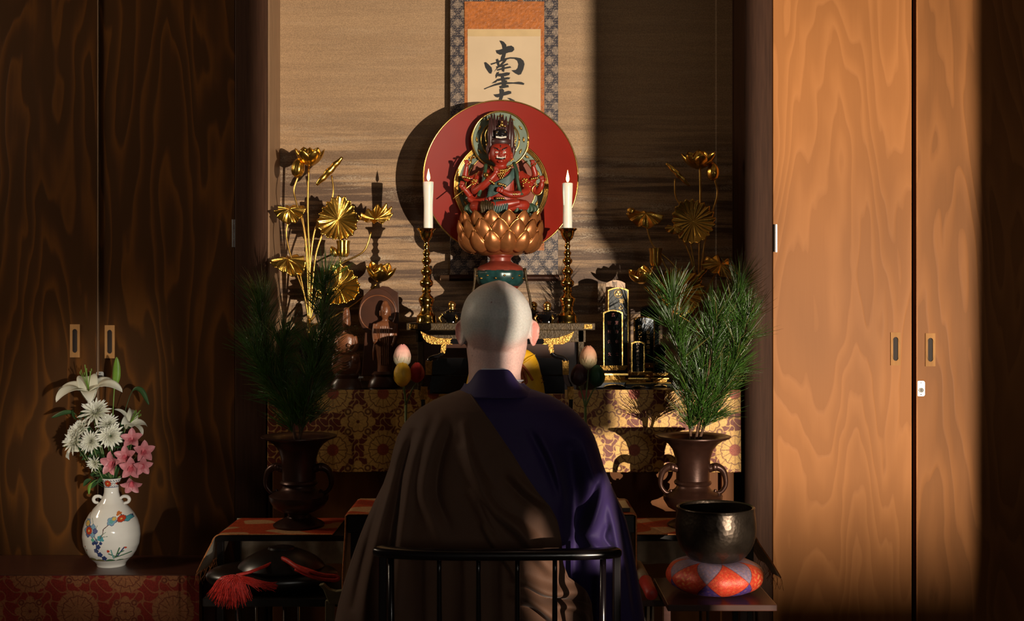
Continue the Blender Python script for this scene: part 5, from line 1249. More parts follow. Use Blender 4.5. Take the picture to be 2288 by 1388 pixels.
loft(m := MB(), [(774, 833, 26, 18, 0), (774, 838, 30, 20, 0), (774, 846, 26, 18, 0), (774, 856, 34, 22, 0), (774, yb, 36, 24, 0)], 32, YS2); m.build('pedestal', 'carved_dark', t, sharp=30)
# little pale tag on the altar between the two carvings
q = P(805, 843, 3.72); o = MB().box((q.x, 3.72, q.z), (S(14, 3.72), .002, S(4, 3.72)))
o.tube([(q.x, 3.722, zt + .0015), (q.x, 3.722, q.z)], .0012, 6)
tag(o.build('name_tag', 'ivory', None, smooth=False), 'tiny pale strip label on a pin between the two wooden carvings', 'label')
# ================================================================ low table on the left with porcelain vase
TF = 3.66; ZL = P(0, 1285, TF).z
t = thing('low_table', 'dark low table against the left doors under the porcelain vase', 'table', (P(180, 0, TF).x, 3.8, 0))
la, lb = P(-150, 0, TF).x, P(443, 0, TF).x
MB().boxp(la, lb, TF, YD + .005, ZL - .03, ZL).build('table_top', 'table_wood', t, smooth=False, bevel=.002)
for x in (la + .03, lb - .03):
    for y in (TF + .03, YD - .03): MB().boxp(x - .02, x + .02, y - .015, y + .015, 0, ZL - .03).build('leg', 'table_wood', t, smooth=False, bevel=.001)
fn = lambda u, v: Vector((lerp(la, lb + .004, u), TF - .003 - .003 * abs(math.sin(u * 40)) * v, lerp(ZL - .002, .06, v)))
m = cloth_grid(fn, 700, 230, brocade_redgold, lambda u, v: (lerp(la, lb, u) - P(385, 0, TF).x, -v * (ZL - .06) + (ZL - P(0, 1365, TF).z)))
o = m.build('table_cloth', 'brocade_red', None, color=True); tag(o, 'red and gold brocade cloth hanging down the front of the low left table', 'cloth')
# vase
YP = 3.80; kp = S(1, YP); VX = 249; YB0 = 1275
t = thing('porcelain_vase', 'white pear-shaped porcelain vase painted with flowers and a blue rock, two ring handles', 'vase', (P(VX, 0, YP).x, YP, ZL))
prof = [(30, 1275), (31, 1273), (31, 1270), (36, 1264), (45, 1256), (53, 1244), (59.5, 1228), (62, 1208), (60.5, 1190), (56, 1174), (48, 1159), (37, 1145), (26, 1134), (19, 1123), (16, 1112), (15.5, 1103), (16, 1096), (18.5, 1088), (22, 1079.5), (21, 1078.5), (18, 1083), (14, 1096), (13, 1110)]
pa = np.array(prof); s_ = np.r_[0, np.cumsum(np.hypot(np.diff(pa[:, 0]), np.diff(pa[:, 1])))]; ss = np.linspace(0, s_[-1], 420)
def cr_i(col):
    y = np.interp(ss, s_, pa[:, col]); k_ = np.ones(9) / 9; yy = np.convolve(np.pad(y, 4, mode='edge'), k_, 'valid'); yy[:4] = y[:4]; return yy
rr, yy_ = cr_i(0), cr_i(1)
m = MB(); SEG = 480; m.lathe((P(VX, 0, YP).x, YP, ZL), [(r * kp, (YB0 - y) * kp) for r, y in zip(rr, yy_)], SEG)
th = np.tile(np.arange(SEG) * 2 * PI / SEG, len(rr)); R_ = np.repeat(rr, SEG); Yp = np.repeat(yy_, SEG)
X = VX + R_ * np.cos(th); front = np.sin(th) < 0
C = np.zeros((len(th), 3)) + np.array((.70, .655, .58))
def put(mask, col, a=1.0):
    mk = (mask & front)[:, None] * a; C[:] = C * (1 - mk) + np.array(col) * mk
def blob(cx, cy, r, n, col, rim=None, lob=.25, ph=0.):
    dx, dy = X - cx, Yp - cy; rad = np.hypot(dx, dy); a = np.arctan2(dy, dx); e = r * (1 - lob + lob * np.abs(np.cos(n * a / 2 + ph)))
    if rim: put(rad < e + .8, rim)
    put(rad < e, col)
def line(pts, w, col):
    for (x0_, y0_), (x1_, y1_) in zip(pts[:-1], pts[1:]):
        L2 = (x1_ - x0_) ** 2 + (y1_ - y0_) ** 2; t_ = np.clip(((X - x0_) * (x1_ - x0_) + (Yp - y0_) * (y1_ - y0_)) / L2, 0, 1)
        put(np.hypot(X - x0_ - t_ * (x1_ - x0_), Yp - y0_ - t_ * (y1_ - y0_)) < w, col)
navy = (.03, .045, .13); teal = (.07, .28, .30); red = (.45, .045, .015); gr = (.05, .13, .06); yel = (.60, .42, .10); sky = (.20, .33, .42); br = (.12, .06, .05)
line([(190, 1256), (308, 1256)], .6, br)
for x_, y_, r_ in ((222, 1252, 12), (240, 1254, 12), (262, 1253, 10), (280, 1254, 8)): put((np.hypot((X - x_) / r_, (Yp - y_ - 4) / (r_ * .55)) < 1) & (Yp < 1256), gr if r_ < 12 else (.16, .14, .05))
for x_, y_, r_ in ((236, 1212, 6), (241, 1222, 6), (236, 1231, 6), (243, 1240, 6.5), (251, 1249, 6), (230, 1215, 4), (247, 1214, 4)): blob(x_, y_, r_, 5, navy)
blob(246, 1203, 7, 5, teal); blob(238, 1207, 4, 4, sky); blob(229, 1207, 4.5, 4, (.1, .35, .25)); blob(252, 1207, 3, 4, teal)
line([(240, 1210), (232, 1199), (222, 1194)], .9, br); line([(246, 1203), (252, 1193), (252, 1184), (263, 1174), (276, 1170), (286, 1160), (278, 1152)], .9, br)
line([(222, 1186), (228, 1174), (222, 1162)], .5, gr); line([(232, 1192), (238, 1176)], .5, gr); line([(250, 1200), (262, 1199)], .5, gr); line([(249, 1196), (258, 1190)], .5, gr); line([(218, 1176), (212, 1152)], .6, br); blob(210, 1150, 3, 4, (.4, .1, .03))
for a_ in range(6): blob(222 + 12 * math.cos(a_ * 1.05), 1188 + 10 * math.sin(a_ * 1.05), 5.5, 4, sky if a_ % 2 else (.10, .11, .22), navy)
blob(212, 1172, 8, 6, (.20, .33, .42), navy); blob(212, 1173, 6, 8, yel, br); blob(212, 1173, 2, 3, (.6, .2, .1))
blob(218, 1188, 8, 9, red, br, .15); blob(218, 1188, 2.6, 3, yel)
blob(267, 1168, 9, 5, sky, navy); blob(267, 1168, 5, 5, (.12, .33, .30)); blob(271, 1163, 4, 5, yel, .2)
blob(294, 1165, 6, 5, teal, navy); blob(284, 1164, 7, 9, red, br, .15); blob(284, 1164, 2, 3, yel); blob(277, 1153, 5, 3, (.5, .14, .03), None, .4)
for x_, y_, x2, y2, c_ in ((275, 1246, 262, 1238, gr), (275, 1246, 284, 1226, gr), (277, 1246, 292, 1226, navy), (272, 1248, 300, 1240, gr), (270, 1250, 268, 1230, (.1, .3, .25)), (278, 1240, 290, 1234, gr)): line([(x_, y_), (x2, y2)], 1.2, c_)
blob(262, 1232, 3.4, 3, red); blob(294, 1227, 2.4, 3, red)
for x2, y2 in ((200, 1230), (206, 1224), (196, 1240), (210, 1232)): line([(207, 1250), (x2, y2)], .7, gr); blob(x2, y2, 1.8, 3, (.35, .06, .03))
# neck band
band = (Yp > 1081) & (Yp < 1099); sw = np.sin(th * 22 + 2 * np.sin((Yp - 1081) * .7)) * np.sin((Yp - 1078) * .55 + 1)
C[band & (sw > .25)] = (.10, .11, .16)
C[(Yp > 1098.3) & (Yp < 1099.3)] = navy; blob(247, 1090, 7.5, 9, red, br, .2); blob(247, 1090, 2, 3, yel); blob(265, 1091, 3, 4, red)
m.c = [tuple(c) for c in C]
vase_body = m.build('body', 'porcelain', t, color=True)
m = MB()
for s_ in (-1, 1):
    pts = [Vector((P(VX + s_ * x, 0, YP).x, YP, ZL + (YB0 - y) * kp)) for x, y in ((19, 1126), (27, 1121), (36, 1122), (40, 1128), (37, 1134), (30, 1136), (28, 1140), (33, 1145))]
    m = MB(); m.tube(pts, [3 * kp, 3.6 * kp, 4 * kp, 3.8 * kp, 3.4 * kp, 3 * kp, 3 * kp, 3 * kp], 12, 6, col=(.70, .655, .58)); m.build('handle', 'porcelain', t, color=True)
VT = ZL + (YB0 - 1079) * kp
plain('lily_white', (1, 1, 1), .5, attr=True, var=.05, sss=.0)
plain('pink_petal', (1, 1, 1), .5, attr=True, var=.2, vscale=60)
def fP(x, y, d=0): return P(x, y, YP) - Vector((0, d * kp, 0))
neck = fP(249, 1100)
FG = 'flowers in the porcelain vase'
def stemto(p, t, mid=None, r=1.3):
    q = fP(249, 1105); pts = [p, p.lerp(q, .5) + Vector((0, -.006, 0)) if mid is None else mid, fP(249, 1078), q]
    MB().tube(pts, r * kp, 6, 6).build('stem', 'stem_green', t)
# lily seen from the side, open trumpet
def lily(x, y, up, R, lab, spread=2.5, n=6, d=0, dead=False, ph=.2):
    c = fP(x, y, d); t = thing('white_lily', lab, 'flower', tuple(c), FG); up = Vector(up).normalized(); h = up.orthogonal().normalized()
    for i in range(n):
        out = Matrix.Rotation(2 * PI * i / n + ph, 3, up) @ h; m = MB()
        m.petal(c, up, out, R * (1 + .1 * (i % 2)) * kp, R * (.19 + .05 * (i % 2)) * kp, .05, spread, .35, .95, .75, 9, 22, -.10, col=(.62, .58, .40), tipcol=(.68, .66, .56), r0=.03 * R * kp)
        m.build('petal', 'lily_white', t, color=True, solid=.0006)
    m = MB()
    for i in range(6):
        a = i; out = Matrix.Rotation(a, 3, up) @ h; e = c + up * R * .78 * kp + out * R * .14 * kp
        m.tube([c, c + up * R * .4 * kp + out * R * .02 * kp, e], .7 * kp, 6, 4); m.ball(e, (1.2 * kp, 1.2 * kp, 3.4 * kp), 8, 6)
    m.tube([c, c + up * R * .95 * kp], 1.1 * kp, 6)
    m.build('stamens', 'leaf_light', t)
    stemto(c, t)
lily(204, 897, (-.02, -.32, 1), 92, 'large white lily on top of the bouquet with long curled petals', 2.35, d=6, ph=.1)
lily(278, 958, (.75, -.15, .85), 58, 'second white lily leaning right behind the chrysanthemums', 2.1, 5, -6)
lily(176, 1008, (-.9, -.1, .5), 42, 'small white lily curling out at the far left of the bouquet', 2.3, 5, -4)
def chrys(x, y, R, face, lab, d=10, n=64):
    c = fP(x, y, d); t = thing('chrysanthemum', lab, 'flower', tuple(c), FG); up = Vector(face).normalized(); h = up.orthogonal().normalized(); rnd = random.Random(int(x * 7 + y)); m = MB()
    for i in range(n):
        f = i / n; a = i * 2.39996; out = Matrix.Rotation(a, 3, up) @ h; tilt = .15 + 1.5 * f ** .8; L = R * (.45 + .6 * f ** .6) * rnd.uniform(.85, 1.12)
        m.petal(c, up, out, L * kp, R * .085 * kp, tilt * .75, tilt * 1.15 - .15, .6, 1.15, .55, 3, 7, 0, col=(.60, .60, .38), tipcol=(.74, .71, .62), r0=.06 * R * kp)
    m.build('petals', 'lily_white', t, color=True)
    m = MB(); m.ball(c - up * R * .12 * kp, R * .2 * kp, 10, 8); m.build('calyx', 'leaf_dark', t); stemto(c - up * R * .1 * kp, t)
chrys(220, 922, 36, (.05, -.85, .7), 'white chrysanthemum directly below the large lily', 14)
chrys(183, 962, 28, (-.3, -.8, .6), 'white chrysanthemum at the upper left of the bouquet', 10)
chrys(176, 984, 32, (-.5, -.85, .25), 'white chrysanthemum at the left edge of the bouquet', 16)
chrys(212, 984, 27, (0, -1, .15), 'white chrysanthemum low in the middle of the bouquet', 22)
chrys(246, 948, 26, (.2, -.8, .6), 'small white chrysanthemum right of the topmost one', 14)
chrys(254, 972, 31, (.3, -.95, .2), 'white chrysanthemum beside the pink orchids', 20)
chrys(220, 1032, 20, (-.2, -.9, -.2), 'lowest small white chrysanthemum touching the pink orchids', 20, 40)
# pink orchids
t = thing('orchid_spray', 'spray of pink orchids at the right of the bouquet', 'flower', tuple(fP(285, 1040)), FG)
rnd = random.Random(11)
for (x, y, R, fx, fz) in ((302, 982, 26, .2, .5), (262, 1034, 30, -.4, .1), (288, 1020, 27, .0, .3), (300, 1042, 28, .3, 0), (324, 1008, 27, .6, .2), (322, 1036, 24, .7, -.2), (304, 1072, 26, .2, -.7)):
    c = fP(x, y, 18 + rnd.uniform(-6, 8)); up = Vector((fx, -1, fz)).normalized(); h = (Vector((0, 0, 1)) - up * up.z).normalized(); m = MB()
    for i in range(5):
        out = Matrix.Rotation(2 * PI * i / 5 + rnd.uniform(-.1, .1), 3, up) @ h
        m.petal(c, up, out, R * 1.15 * kp, R * .34 * kp, .5, 1.45, .4, .9, .7, 7, 10, .1, col=(.55, .16, .17), tipcol=(.56, .22, .24), wave=.05)
    bl = m.build('bloom', 'pink_petal', t, color=True); m = MB()
    for s_ in (-1, 0, 1):
        out = Matrix.Rotation(PI + s_ * .7, 3, up) @ h; m.petal(c, up, out, R * .6 * kp, R * .2 * kp, .2, 1.0, .8, .9, .6, 7, 8, 0, col=(.45, .05, .08), tipcol=(.62, .16, .18))
    m.build('lip', 'pink_petal', bl, color=True)
    MB().tube([c, c.lerp(fP(275, 1050), .5) + Vector((0, .01, .004)), fP(270, 1062), fP(255, 1080), neck], 1.2 * kp, 6, 5).build('stem', 'stem_green', t)
# foliage
t = thing('foliage_spray', 'dark green leaves and thin stems filling the middle of the bouquet', 'leaves', tuple(fP(230, 1060)), FG)
m = MB(); rnd = random.Random(2)
for i in range(70):
    x, y = rnd.uniform(165, 290), rnd.uniform(935, 1075); 
    if abs(x - 235) > 75 - (y - 935) * .28: continue
    c = fP(x, y, rnd.uniform(-16, 8)); up = Vector((rnd.uniform(-1, 1), rnd.uniform(-1, .2), rnd.uniform(-.6, 1))).normalized(); m.petal(c, up, up.orthogonal(), rnd.uniform(18, 34) * kp, rnd.uniform(5, 8) * kp, 0, rnd.uniform(.3, 1), .3, .9, .8, 5, 8)
    m.tube([c, c.lerp(neck, .5), neck], .6 * kp, 4)
m.build('leaves', 'leaf_dark', t)
def blade(nm, lab, pts, w, mat):
    t = thing(nm, lab, 'leaf', tuple(fP(249, 1079)), FG); q = smoothpts([fP(*p) for p in pts], 8); n = len(q); m = MB(); vs = []
    for i, p in enumerate(q):
        f = i / (n - 1); tt = (q[min(i + 1, n - 1)] - q[max(i - 1, 0)]).normalized(); s1 = tt.cross(Vector((0, 1, 0))).normalized(); ww = w * kp * (.12 + .88 * math.sin(PI * min(1, max(0, (f - .55) / .45))) ** .7 if f > .55 else .12)
        for u in (-1, -.5, 0, .5, 1): vs.append(p + s1 * ww * u + Vector((0, 1, 0)) * abs(u) * ww * .4)
    m.add(vs, [(i * 5 + j, i * 5 + j + 1, i * 5 + 6 + j, i * 5 + 5 + j) for i in range(n - 1) for j in range(4)]); m.build('blade', mat, t, solid=.0008)
blade('green_leaf', 'bright green pointed leaf standing up behind the large lily', [(250, 1079, 0), (250, 960, -4), (253, 880, -4), (259, 840, 0), (262, 798, 4)], 9, 'leaf_light')
blade('green_leaf', 'dark narrow leaf drooping at the right above the second lily', [(252, 1079, 0), (268, 960, -6), (290, 880, -8), (312, 872, -6), (332, 905, -2)], 6, 'leaf_dark')
blade('green_leaf', 'dark narrow leaf drooping at the left of the bouquet', [(246, 1079, 0), (215, 980, -8), (170, 930, -8), (145, 922, -6), (114, 934, -2)], 5, 'leaf_dark')
blade('green_leaf', 'small yellow-green sprig hanging beside the vase neck', [(246, 1079, 0), (232, 1068, 10), (216, 1074, 18), (207, 1085, 20), (206, 1102, 20)], 3.5, 'leaf_light')

# ================================================================ stool with gong, red cord (left of the person)
YGN = 2.95; zq = P(0, 1338, YGN).z
t = thing('low_stool', 'black topped low stool with thin chrome legs left of the seated person', 'stool', (P(610, 0, YGN).x, 3.06, 0))
MB().boxp(P(452, 0, YGN).x, P(765, 0, YGN).x, YGN, YGN + .24, zq - .022, zq).build('seat_board', 'lacquer_soft', t, smooth=False, bevel=.003)
for x_ in (530, 632, 742):
    for y_ in (YGN + .008, YGN + .22): MB().tube([(P(x_, 0, YGN).x, y_, zq - .02), (P(x_, 0, YGN).x, y_, 0)], 2.2 / F * YGN, 10).build('leg', 'chrome', t)
t = thing('gong_cushion', 'flat black cushion on the low stool under the dark dome', 'cushion', (P(612, 0, YGN).x, 3.06, zq))
def cush(c, rx, ry, h, n=64, p=.5):
    def fn(u, v):
        a = 2 * PI * u; b = PI * v; s_ = abs(math.sin(b)) ** p; return Vector((c[0] + rx * s_ * math.cos(a), c[1] + ry * s_ * math.sin(a), c[2] + h / 2 - h / 2 * math.cos(b)))
    return fn
k = S(1, 3.06)
MB().grid(cush((P(606, 0, 3.06).x, 3.075, zq), 148 * k, .11, 52 * k), 64, 24, None, True).build('pad', 'lacquer_soft', t)
t = thing('gong_dome', 'dark round dome-shaped gong with a flat knob lying on the black cushion', 'gong', (P(630, 0, 3.06).x, 3.06, zq + 52 * k))
MB().lathe((P(628, 0, 3.06).x, 3.065, zq + 50 * k), [(r * k, z * k) for r, z in [(94, -4), (96, 0), (92, 6), (78, 18), (60, 28), (40, 36), (30, 38), (28, 42), (14, 45), (0, 46)]], 64, sy=.85).build('dome', 'lacquer_soft', t, sharp=50)
t = thing('red_tassel_cord', 'red cord with a large frayed silk tassel draped over the dome and stool edge', 'cord', tuple(P(540, 1300, YGN - .01)), None)
C1 = [P(632, 1248, 3.0), P(655, 1262, 2.97), P(690, 1275, 2.95), P(720, 1285, 2.95), P(748, 1288, 2.96), P(756, 1293, 2.96), P(745, 1297, 2.95), P(700, 1290, 2.945), P(660, 1272, 2.96)]
MB().tube(C1, 4.2 * k, 10, 8).build('cord', 'cord_red', t)
MB().tube([P(618, 1245, 3.04), P(640, 1252, 2.99), P(664, 1268, 2.955), P(692, 1282, 2.945)], 5 * k, 10, 8).build('cord', 'cord_red', t)
m = MB(); rnd = random.Random(21); ys_ = YGN - .018
for i in range(300):
    a = rnd.uniform(-1.25, 1.15); r_ = rnd.uniform(.55, 1.12); x0_, y0_ = 522 + rnd.uniform(-12, 12), 1290 + rnd.uniform(-5, 6)
    if rnd.random() < .22:   # part of the tassel lying towards the right
        e = (rnd.uniform(575, 622), rnd.uniform(1300, 1325)); mid = (rnd.uniform(545, 570), rnd.uniform(1290, 1306))
    else:
        e = (525 + 52 * math.sin(a) * r_ - 10, 1298 + 62 * math.cos(a * .9) * r_); mid = (lerp(x0_, e[0], .5) + rnd.uniform(-5, 5), lerp(y0_, e[1], .35) - 8 * abs(a))
    m.tube([P(x0_, y0_, ys_ + .01 - rnd.uniform(0, .01)), P(mid[0], mid[1], ys_ - rnd.uniform(0, .014)), P(e[0], e[1], ys_ - rnd.uniform(-.004, .012))], [.8 * k, .65 * k, .5 * k], 4, 4)
m.build('tassel', 'cord_red', t)
MB().tube([P(528, 1286, ys_), P(560, 1278, ys_ + .01), P(600, 1262, 2.985), P(622, 1249, 3.02)], 3.4 * k, 10, 6).build('cord', 'cord_red', t)
for xs, lab in (([(712, 1308), (722, 1318), (728, 1333), (735, 1350), (756, 1352), (766, 1320), (750, 1322), (735, 1318), (722, 1306)], 'pale green curved bracket at the right end of the low stool'),
                ([(1482, 1318), (1476, 1335), (1462, 1350), (1446, 1358), (1422, 1360), (1418, 1325), (1438, 1335), (1455, 1330), (1470, 1320)], 'tan curved bracket beside the red striker')):
    Yb_ = 2.9 if 'green' in lab else 2.96
    o = MB().prismp(xs, Yb_, Yb_ + .02)
    zb_ = min(v[2] for v in o.v); cx_ = P(sum(p[0] for p in xs) / len(xs), 0, Yb_).x
    o.boxp(cx_ - .012, cx_ + .012, Yb_ + .004, Yb_ + .016, 0, zb_ + .01)
    tag(o.build('curved_bracket', 'bracket_pale' if 'green' in lab else 'pale_wood', None, smooth=False, bevel=.002), lab, 'bracket')

# ================================================================ bowl table on the right, cushion, singing bowl, striker
BF, BB = 2.74, 3.02; zt2 = P(0, 1352, BF).z
xa, xb = P(1492, 0, BF).x, P(1737, 0, BF).x
t = thing('bowl_table', 'small reddish wooden table with metal legs carrying the singing bowl', 'table', ((xa + xb) / 2, 2.88, 0))
MB().boxp(xa, xb, BF, BB, zt2 - .016, zt2).build('table_top', 'table_wood', t, smooth=False, bevel=.002)
for x_ in (1570, 1586, 1690):
    MB().tube([(P(x_, 0, BF).x, BF + .03, zt2 - .016), (P(x_, 0, BF).x, BF + .03, 0)], 3.4 / F * BF, 10).build('leg', 'chrome', t)
for x_ in (1520, 1705): MB().boxp(P(x_ - 8, 0, BF).x, P(x_ + 8, 0, BF).x, BB - .05, BB - .02, 0, zt2 - .016).build('leg', 'table_wood', t, smooth=False)
xa2, xb2 = P(1385, 0, 2.86).x, P(1510, 0, 2.86).x; z3 = zt2 - .020
t = thing('striker_shelf', 'lower brown side table between the robe and the bowl table', 'table', ((xa2 + xb2) / 2, 2.95, 0))
MB().boxp(xa2, xb2, 2.86, 3.06, z3 - .016, z3).build('table_top', 'table_wood', t, smooth=False, bevel=.002)
for x_ in (1446, 1458): MB().tube([(P(x_, 0, 2.86).x, 2.89, z3 - .016), (P(x_, 0, 2.86).x, 2.89, 0)], 3 / F * 2.86, 10).build('leg', 'chrome', t)
YC = 2.87; kc = S(1, YC); cx_ = P(1597, 0, YC).x
t = thing('bowl_cushion', 'round red, orange and purple patchwork brocade cushion under the singing bowl', 'cushion', (cx_, YC, zt2))
NU, NV = 420, 150; HH = 78 * kc
def cf(u, v):
    a = 2 * PI * u; b = PI * v; s_ = abs(math.sin(b)) ** .62; dent = .10 * HH * math.exp(-((s_) / .6) ** 2) * (1 if v > .5 else 0)
    pk = 1 + .012 * math.cos(12 * a) * math.sin(b)
    return Vector((cx_ + 108 * kc * s_ * math.cos(a) * pk, YC + 104 * kc * s_ * math.sin(a) * pk, zt2 + HH / 2 - HH / 2 * math.cos(b) - dent))
m = MB(); m.grid(cf, NU, NV, None, True)
uu, vv = np.meshgrid(np.arange(NU) / NU, np.linspace(0, 1, NV))
A_ = uu * 2 * PI; seg = (A_ / (2 * PI) * 7 + .12); fr = seg - np.floor(seg); tri = np.abs(fr - .5) * 2      # 0 at diamond centre
hgt = (vv - .5) * 2; dia = tri + np.abs(hgt) * 1.25 < 1.0
col = np.zeros((NV, NU, 3)) + np.array((.085, .045, .22)); col[(~dia) & (hgt > 0)] = (.26, .19, .28)
idx = np.floor(seg).astype(int); col[dia] = (.60, .055, .025)
gx = np.sin(A_ * 46 + np.sin(vv * 60)) + np.sin(vv * 70 + 2 * np.sin(A_ * 23)); pat = np.clip((gx - .5) * 3, 0, 1)
fl = np.clip(1.3 - np.hypot((fr - .42) * 3.2, hgt * 1.6) * 1.5, 0, 1) * (idx % 2 == 0)
col = col * (1 - (pat * .55 * (.25 + fl))[..., None]) + np.array((.75, .33, .10)) * (pat * .55 * (.25 + fl))[..., None]
seam = np.abs(tri + np.abs(hgt) * 1.25 - 1.0) < .03; col[seam] *= .5
m.c = [tuple(q) for q in col.reshape(-1, 3)]; m.build('cover', 'brocade', t, color=True)
zc = zt2 + HH * .90
t = thing('singing_bowl', 'large dark hammered bronze singing bowl on the patchwork cushion', 'bowl', (cx_, YC, zc))
bp_ = [(0, 0), (30, 0), (52, 3), (66, 12), (78, 28), (86, 48), (89, 66), (89, 84), (87, 102), (86, 114), (86.5, 119), (84, 121), (80, 119), (81, 100), (83, 80), (80, 50), (66, 22), (40, 9), (0, 7)]
q_ = [Vector((r, 0, z)) for r, z in bp_]; q2 = smoothpts(q_[:11], 5) + q_[11:]
MB().lathe((P(1599, 0, YC).x, YC, zc), [(max(0, v.x) * kc, v.z * kc) for v in q2], 96, sy=1.0).build('body', 'bowl_metal', t, sharp=60)
t = thing('bowl_striker', 'wooden striker with a red wrapped tip lying beside the purple sleeve', 'striker', tuple(P(1450, 1330, 2.84)))
a0_, a1_ = P(1425, 1262, 3.03), P(1457, 1331, 2.84); dv = a1_ - a0_
MB().tube([a0_, a0_ + dv * .55], [11 * kc, 13 * kc], 16).build('handle', 'pale_wood', t)
MB().tube([a0_ + dv * .50, a0_ + dv * .55, a0_ + dv * .75, a0_ + dv * .97, a0_ + dv], [11 * kc, 15 * kc, 14 * kc, 14 * kc, 10 * kc], 20).build('red_wrap', 'striker_red', t)
# little dark box on the right end of the desk
q = P(1397, 1136, 3.05); tag(MB().boxp(q.x - .013, q.x + .008, 3.0, 3.12, ZD + .003, ZD + .014).build('incense_box', 'lacquer_soft', None, smooth=False, bevel=.001), 'flat dark box at the right end of the desk beside the purple sleeve', 'box')
# ================================================================ the seated person
YPp = 2.45; kb = S(1, YPp)
per = thing('person', 'person with shaved head from behind, purple robe, brown shoulder cloth, on the black chair', 'person', (P(1108, 0, YPp).x, YPp, 0))
HC = P(1109, 712, YPp)
def head_point(a, b):
    """a: angle from +x towards -y (back), b: 0 bottom .. pi top"""
    d = Vector((math.cos(a) * math.sin(b), -math.sin(a) * math.sin(b), -math.cos(b)))
    x, y, z = d.x, d.y, d.z            # y>0 is the face side
    rx = 79.5; ry = 97; rz = 83 if z > 0 else 112
    tp = 1 - (.20 * max(0, -z) ** 1.4)                       # narrows towards the jaw
    v = Vector((x * rx * tp, y * ry * (1 - .10 * max(0, -z)), z * rz))
    v.x *= 1 - .05 * max(0, z) ** 3
    if y < 0: v.y *= .93 + .07 * max(0, z); v.y += max(0, -z) * 26 * (-y)           # nape tucks in
    v.z += 2.5 * math.exp(-((x - .06) / .18) ** 2) * max(0, z) ** 6
    # subtle scalp relief
    n = noise.noise(Vector((x * 2.1 + 3, y * 2.1, z * 2.1))) * 1.6 + noise.noise(Vector((x * 5, y * 5 + 2, z * 5))) * .7
    n += 1.6 * math.exp(-((x - .16 - .10 * z) / .07) ** 2) * (y < 0) * max(0, min(1, (z + .5) * 2)) - 1.2 * math.exp(-((x - .05 - .08 * z) / .08) ** 2) * (y < 0)
    v += d * n
    if y > 0:                                               # face: nose, brow, eye sockets, lips, chin
        g = lambda cx_, cz_, sx_, sz_: math.exp(-((x - cx_) / sx_) ** 2 - ((z - cz_) / sz_) ** 2)
        v.y += 20 * g(0, -.30, .10, .16) + 6 * g(0, -.12, .10, .2) + 5 * g(0, .02, .5, .08) - 9 * (g(.30, -.12, .16, .09) + g(-.30, -.12, .16, .09)) + 5 * (g(.30, -.13, .08, .045) + g(-.30, -.13, .08, .045)) + 7 * g(0, -.56, .16, .035) + 6 * g(0, -.63, .15, .035) + 9 * g(0, -.80, .2, .1)
    return HC + v * kb
b = MB()
b.grid(lambda u, v: head_point(2 * PI * u, PI * (.015 + .97 * v)), 160, 120, None, True)
b.f.append(tuple(range(159, -1, -1))); b.f.append(tuple(119 * 160 + k for k in range(160)))
# neck and shoulders under the clothes
def ell(m, rows, Y=YPp, seg=48): loft(m, rows, seg, Y, e=2.0)
ell(b, resample([(1110, 735, 68, 60, -12), (1110, 765, 69, 62, -12), (1109, 790, 66, 62, -10), (1107, 812, 61, 60, -8), (1105, 835, 58, 58, -4), (1105, 860, 60, 58, 0), (1107, 885, 82, 66, 2), (1108, 910, 110, 76, 0), (1110, 960, 150, 84, 0), (1110, 1060, 165, 92, 0), (1110, 1200, 160, 95, 0), (1110, 1400, 155, 95, 0), (1110, 1500, 165, 110, 0)], 90))
def bl(pts, r, seg=16): b.tube([Vector(p) for p in pts], r, seg, 6)
xc = P(1109, 0, YPp).x
for s_ in (-1, 1):
    # arm bent forwards, palms together in front of the chest
    sh_ = (xc + s_ * .115, YPp + .01, .96); el = (xc + s_ * .195, YPp + .06, .74); wr = (xc + s_ * .022, YPp + .33, .93)
    bl([sh_, (xc + s_ * .16, YPp + .03, .86), el, (xc + s_ * .15, YPp + .20, .82), wr], [.052, .046, .040, .036, .024])
    hp = Vector(wr); up_ = Vector((0, .12, 1)).normalized(); b.ball(hp + up_ * .045 + Vector((-s_ * .008, 0, 0)), (.012, .040, .050), 16, 12)
    for i, (fy, L) in enumerate(((-.028, .066), (-.010, .078), (.009, .074), (.026, .060))):
        o_ = hp + up_ * .080 + Vector((-s_ * .009, fy, 0)); b.tube([o_, o_ + up_ * L * .5 + Vector((s_ * .003, 0, 0)), o_ + up_ * L], [.0088, .0082, .0062], 10, 4)
    b.tube([hp + up_ * .03 + Vector((0, -.03, 0)), hp + up_ * .055 + Vector((0, -.052, 0)), hp + up_ * .090 + Vector((0, -.056, 0))], [.011, .0095, .007], 10, 4)
    # thigh, shin, foot
    bl([(xc + s_ * .09, YPp, .52), (xc + s_ * .12, YPp + .22, .54), (xc + s_ * .13, YPp + .42, .50), (xc + s_ * .13, YPp + .44, .30), (xc + s_ * .13, YPp + .43, .08)], [.085, .078, .058, .05, .036])
    bl([(xc + s_ * .13, YPp + .40, .045), (xc + s_ * .13, YPp + .50, .04), (xc + s_ * .135, YPp + .60, .026)], [.034, .036, .026])
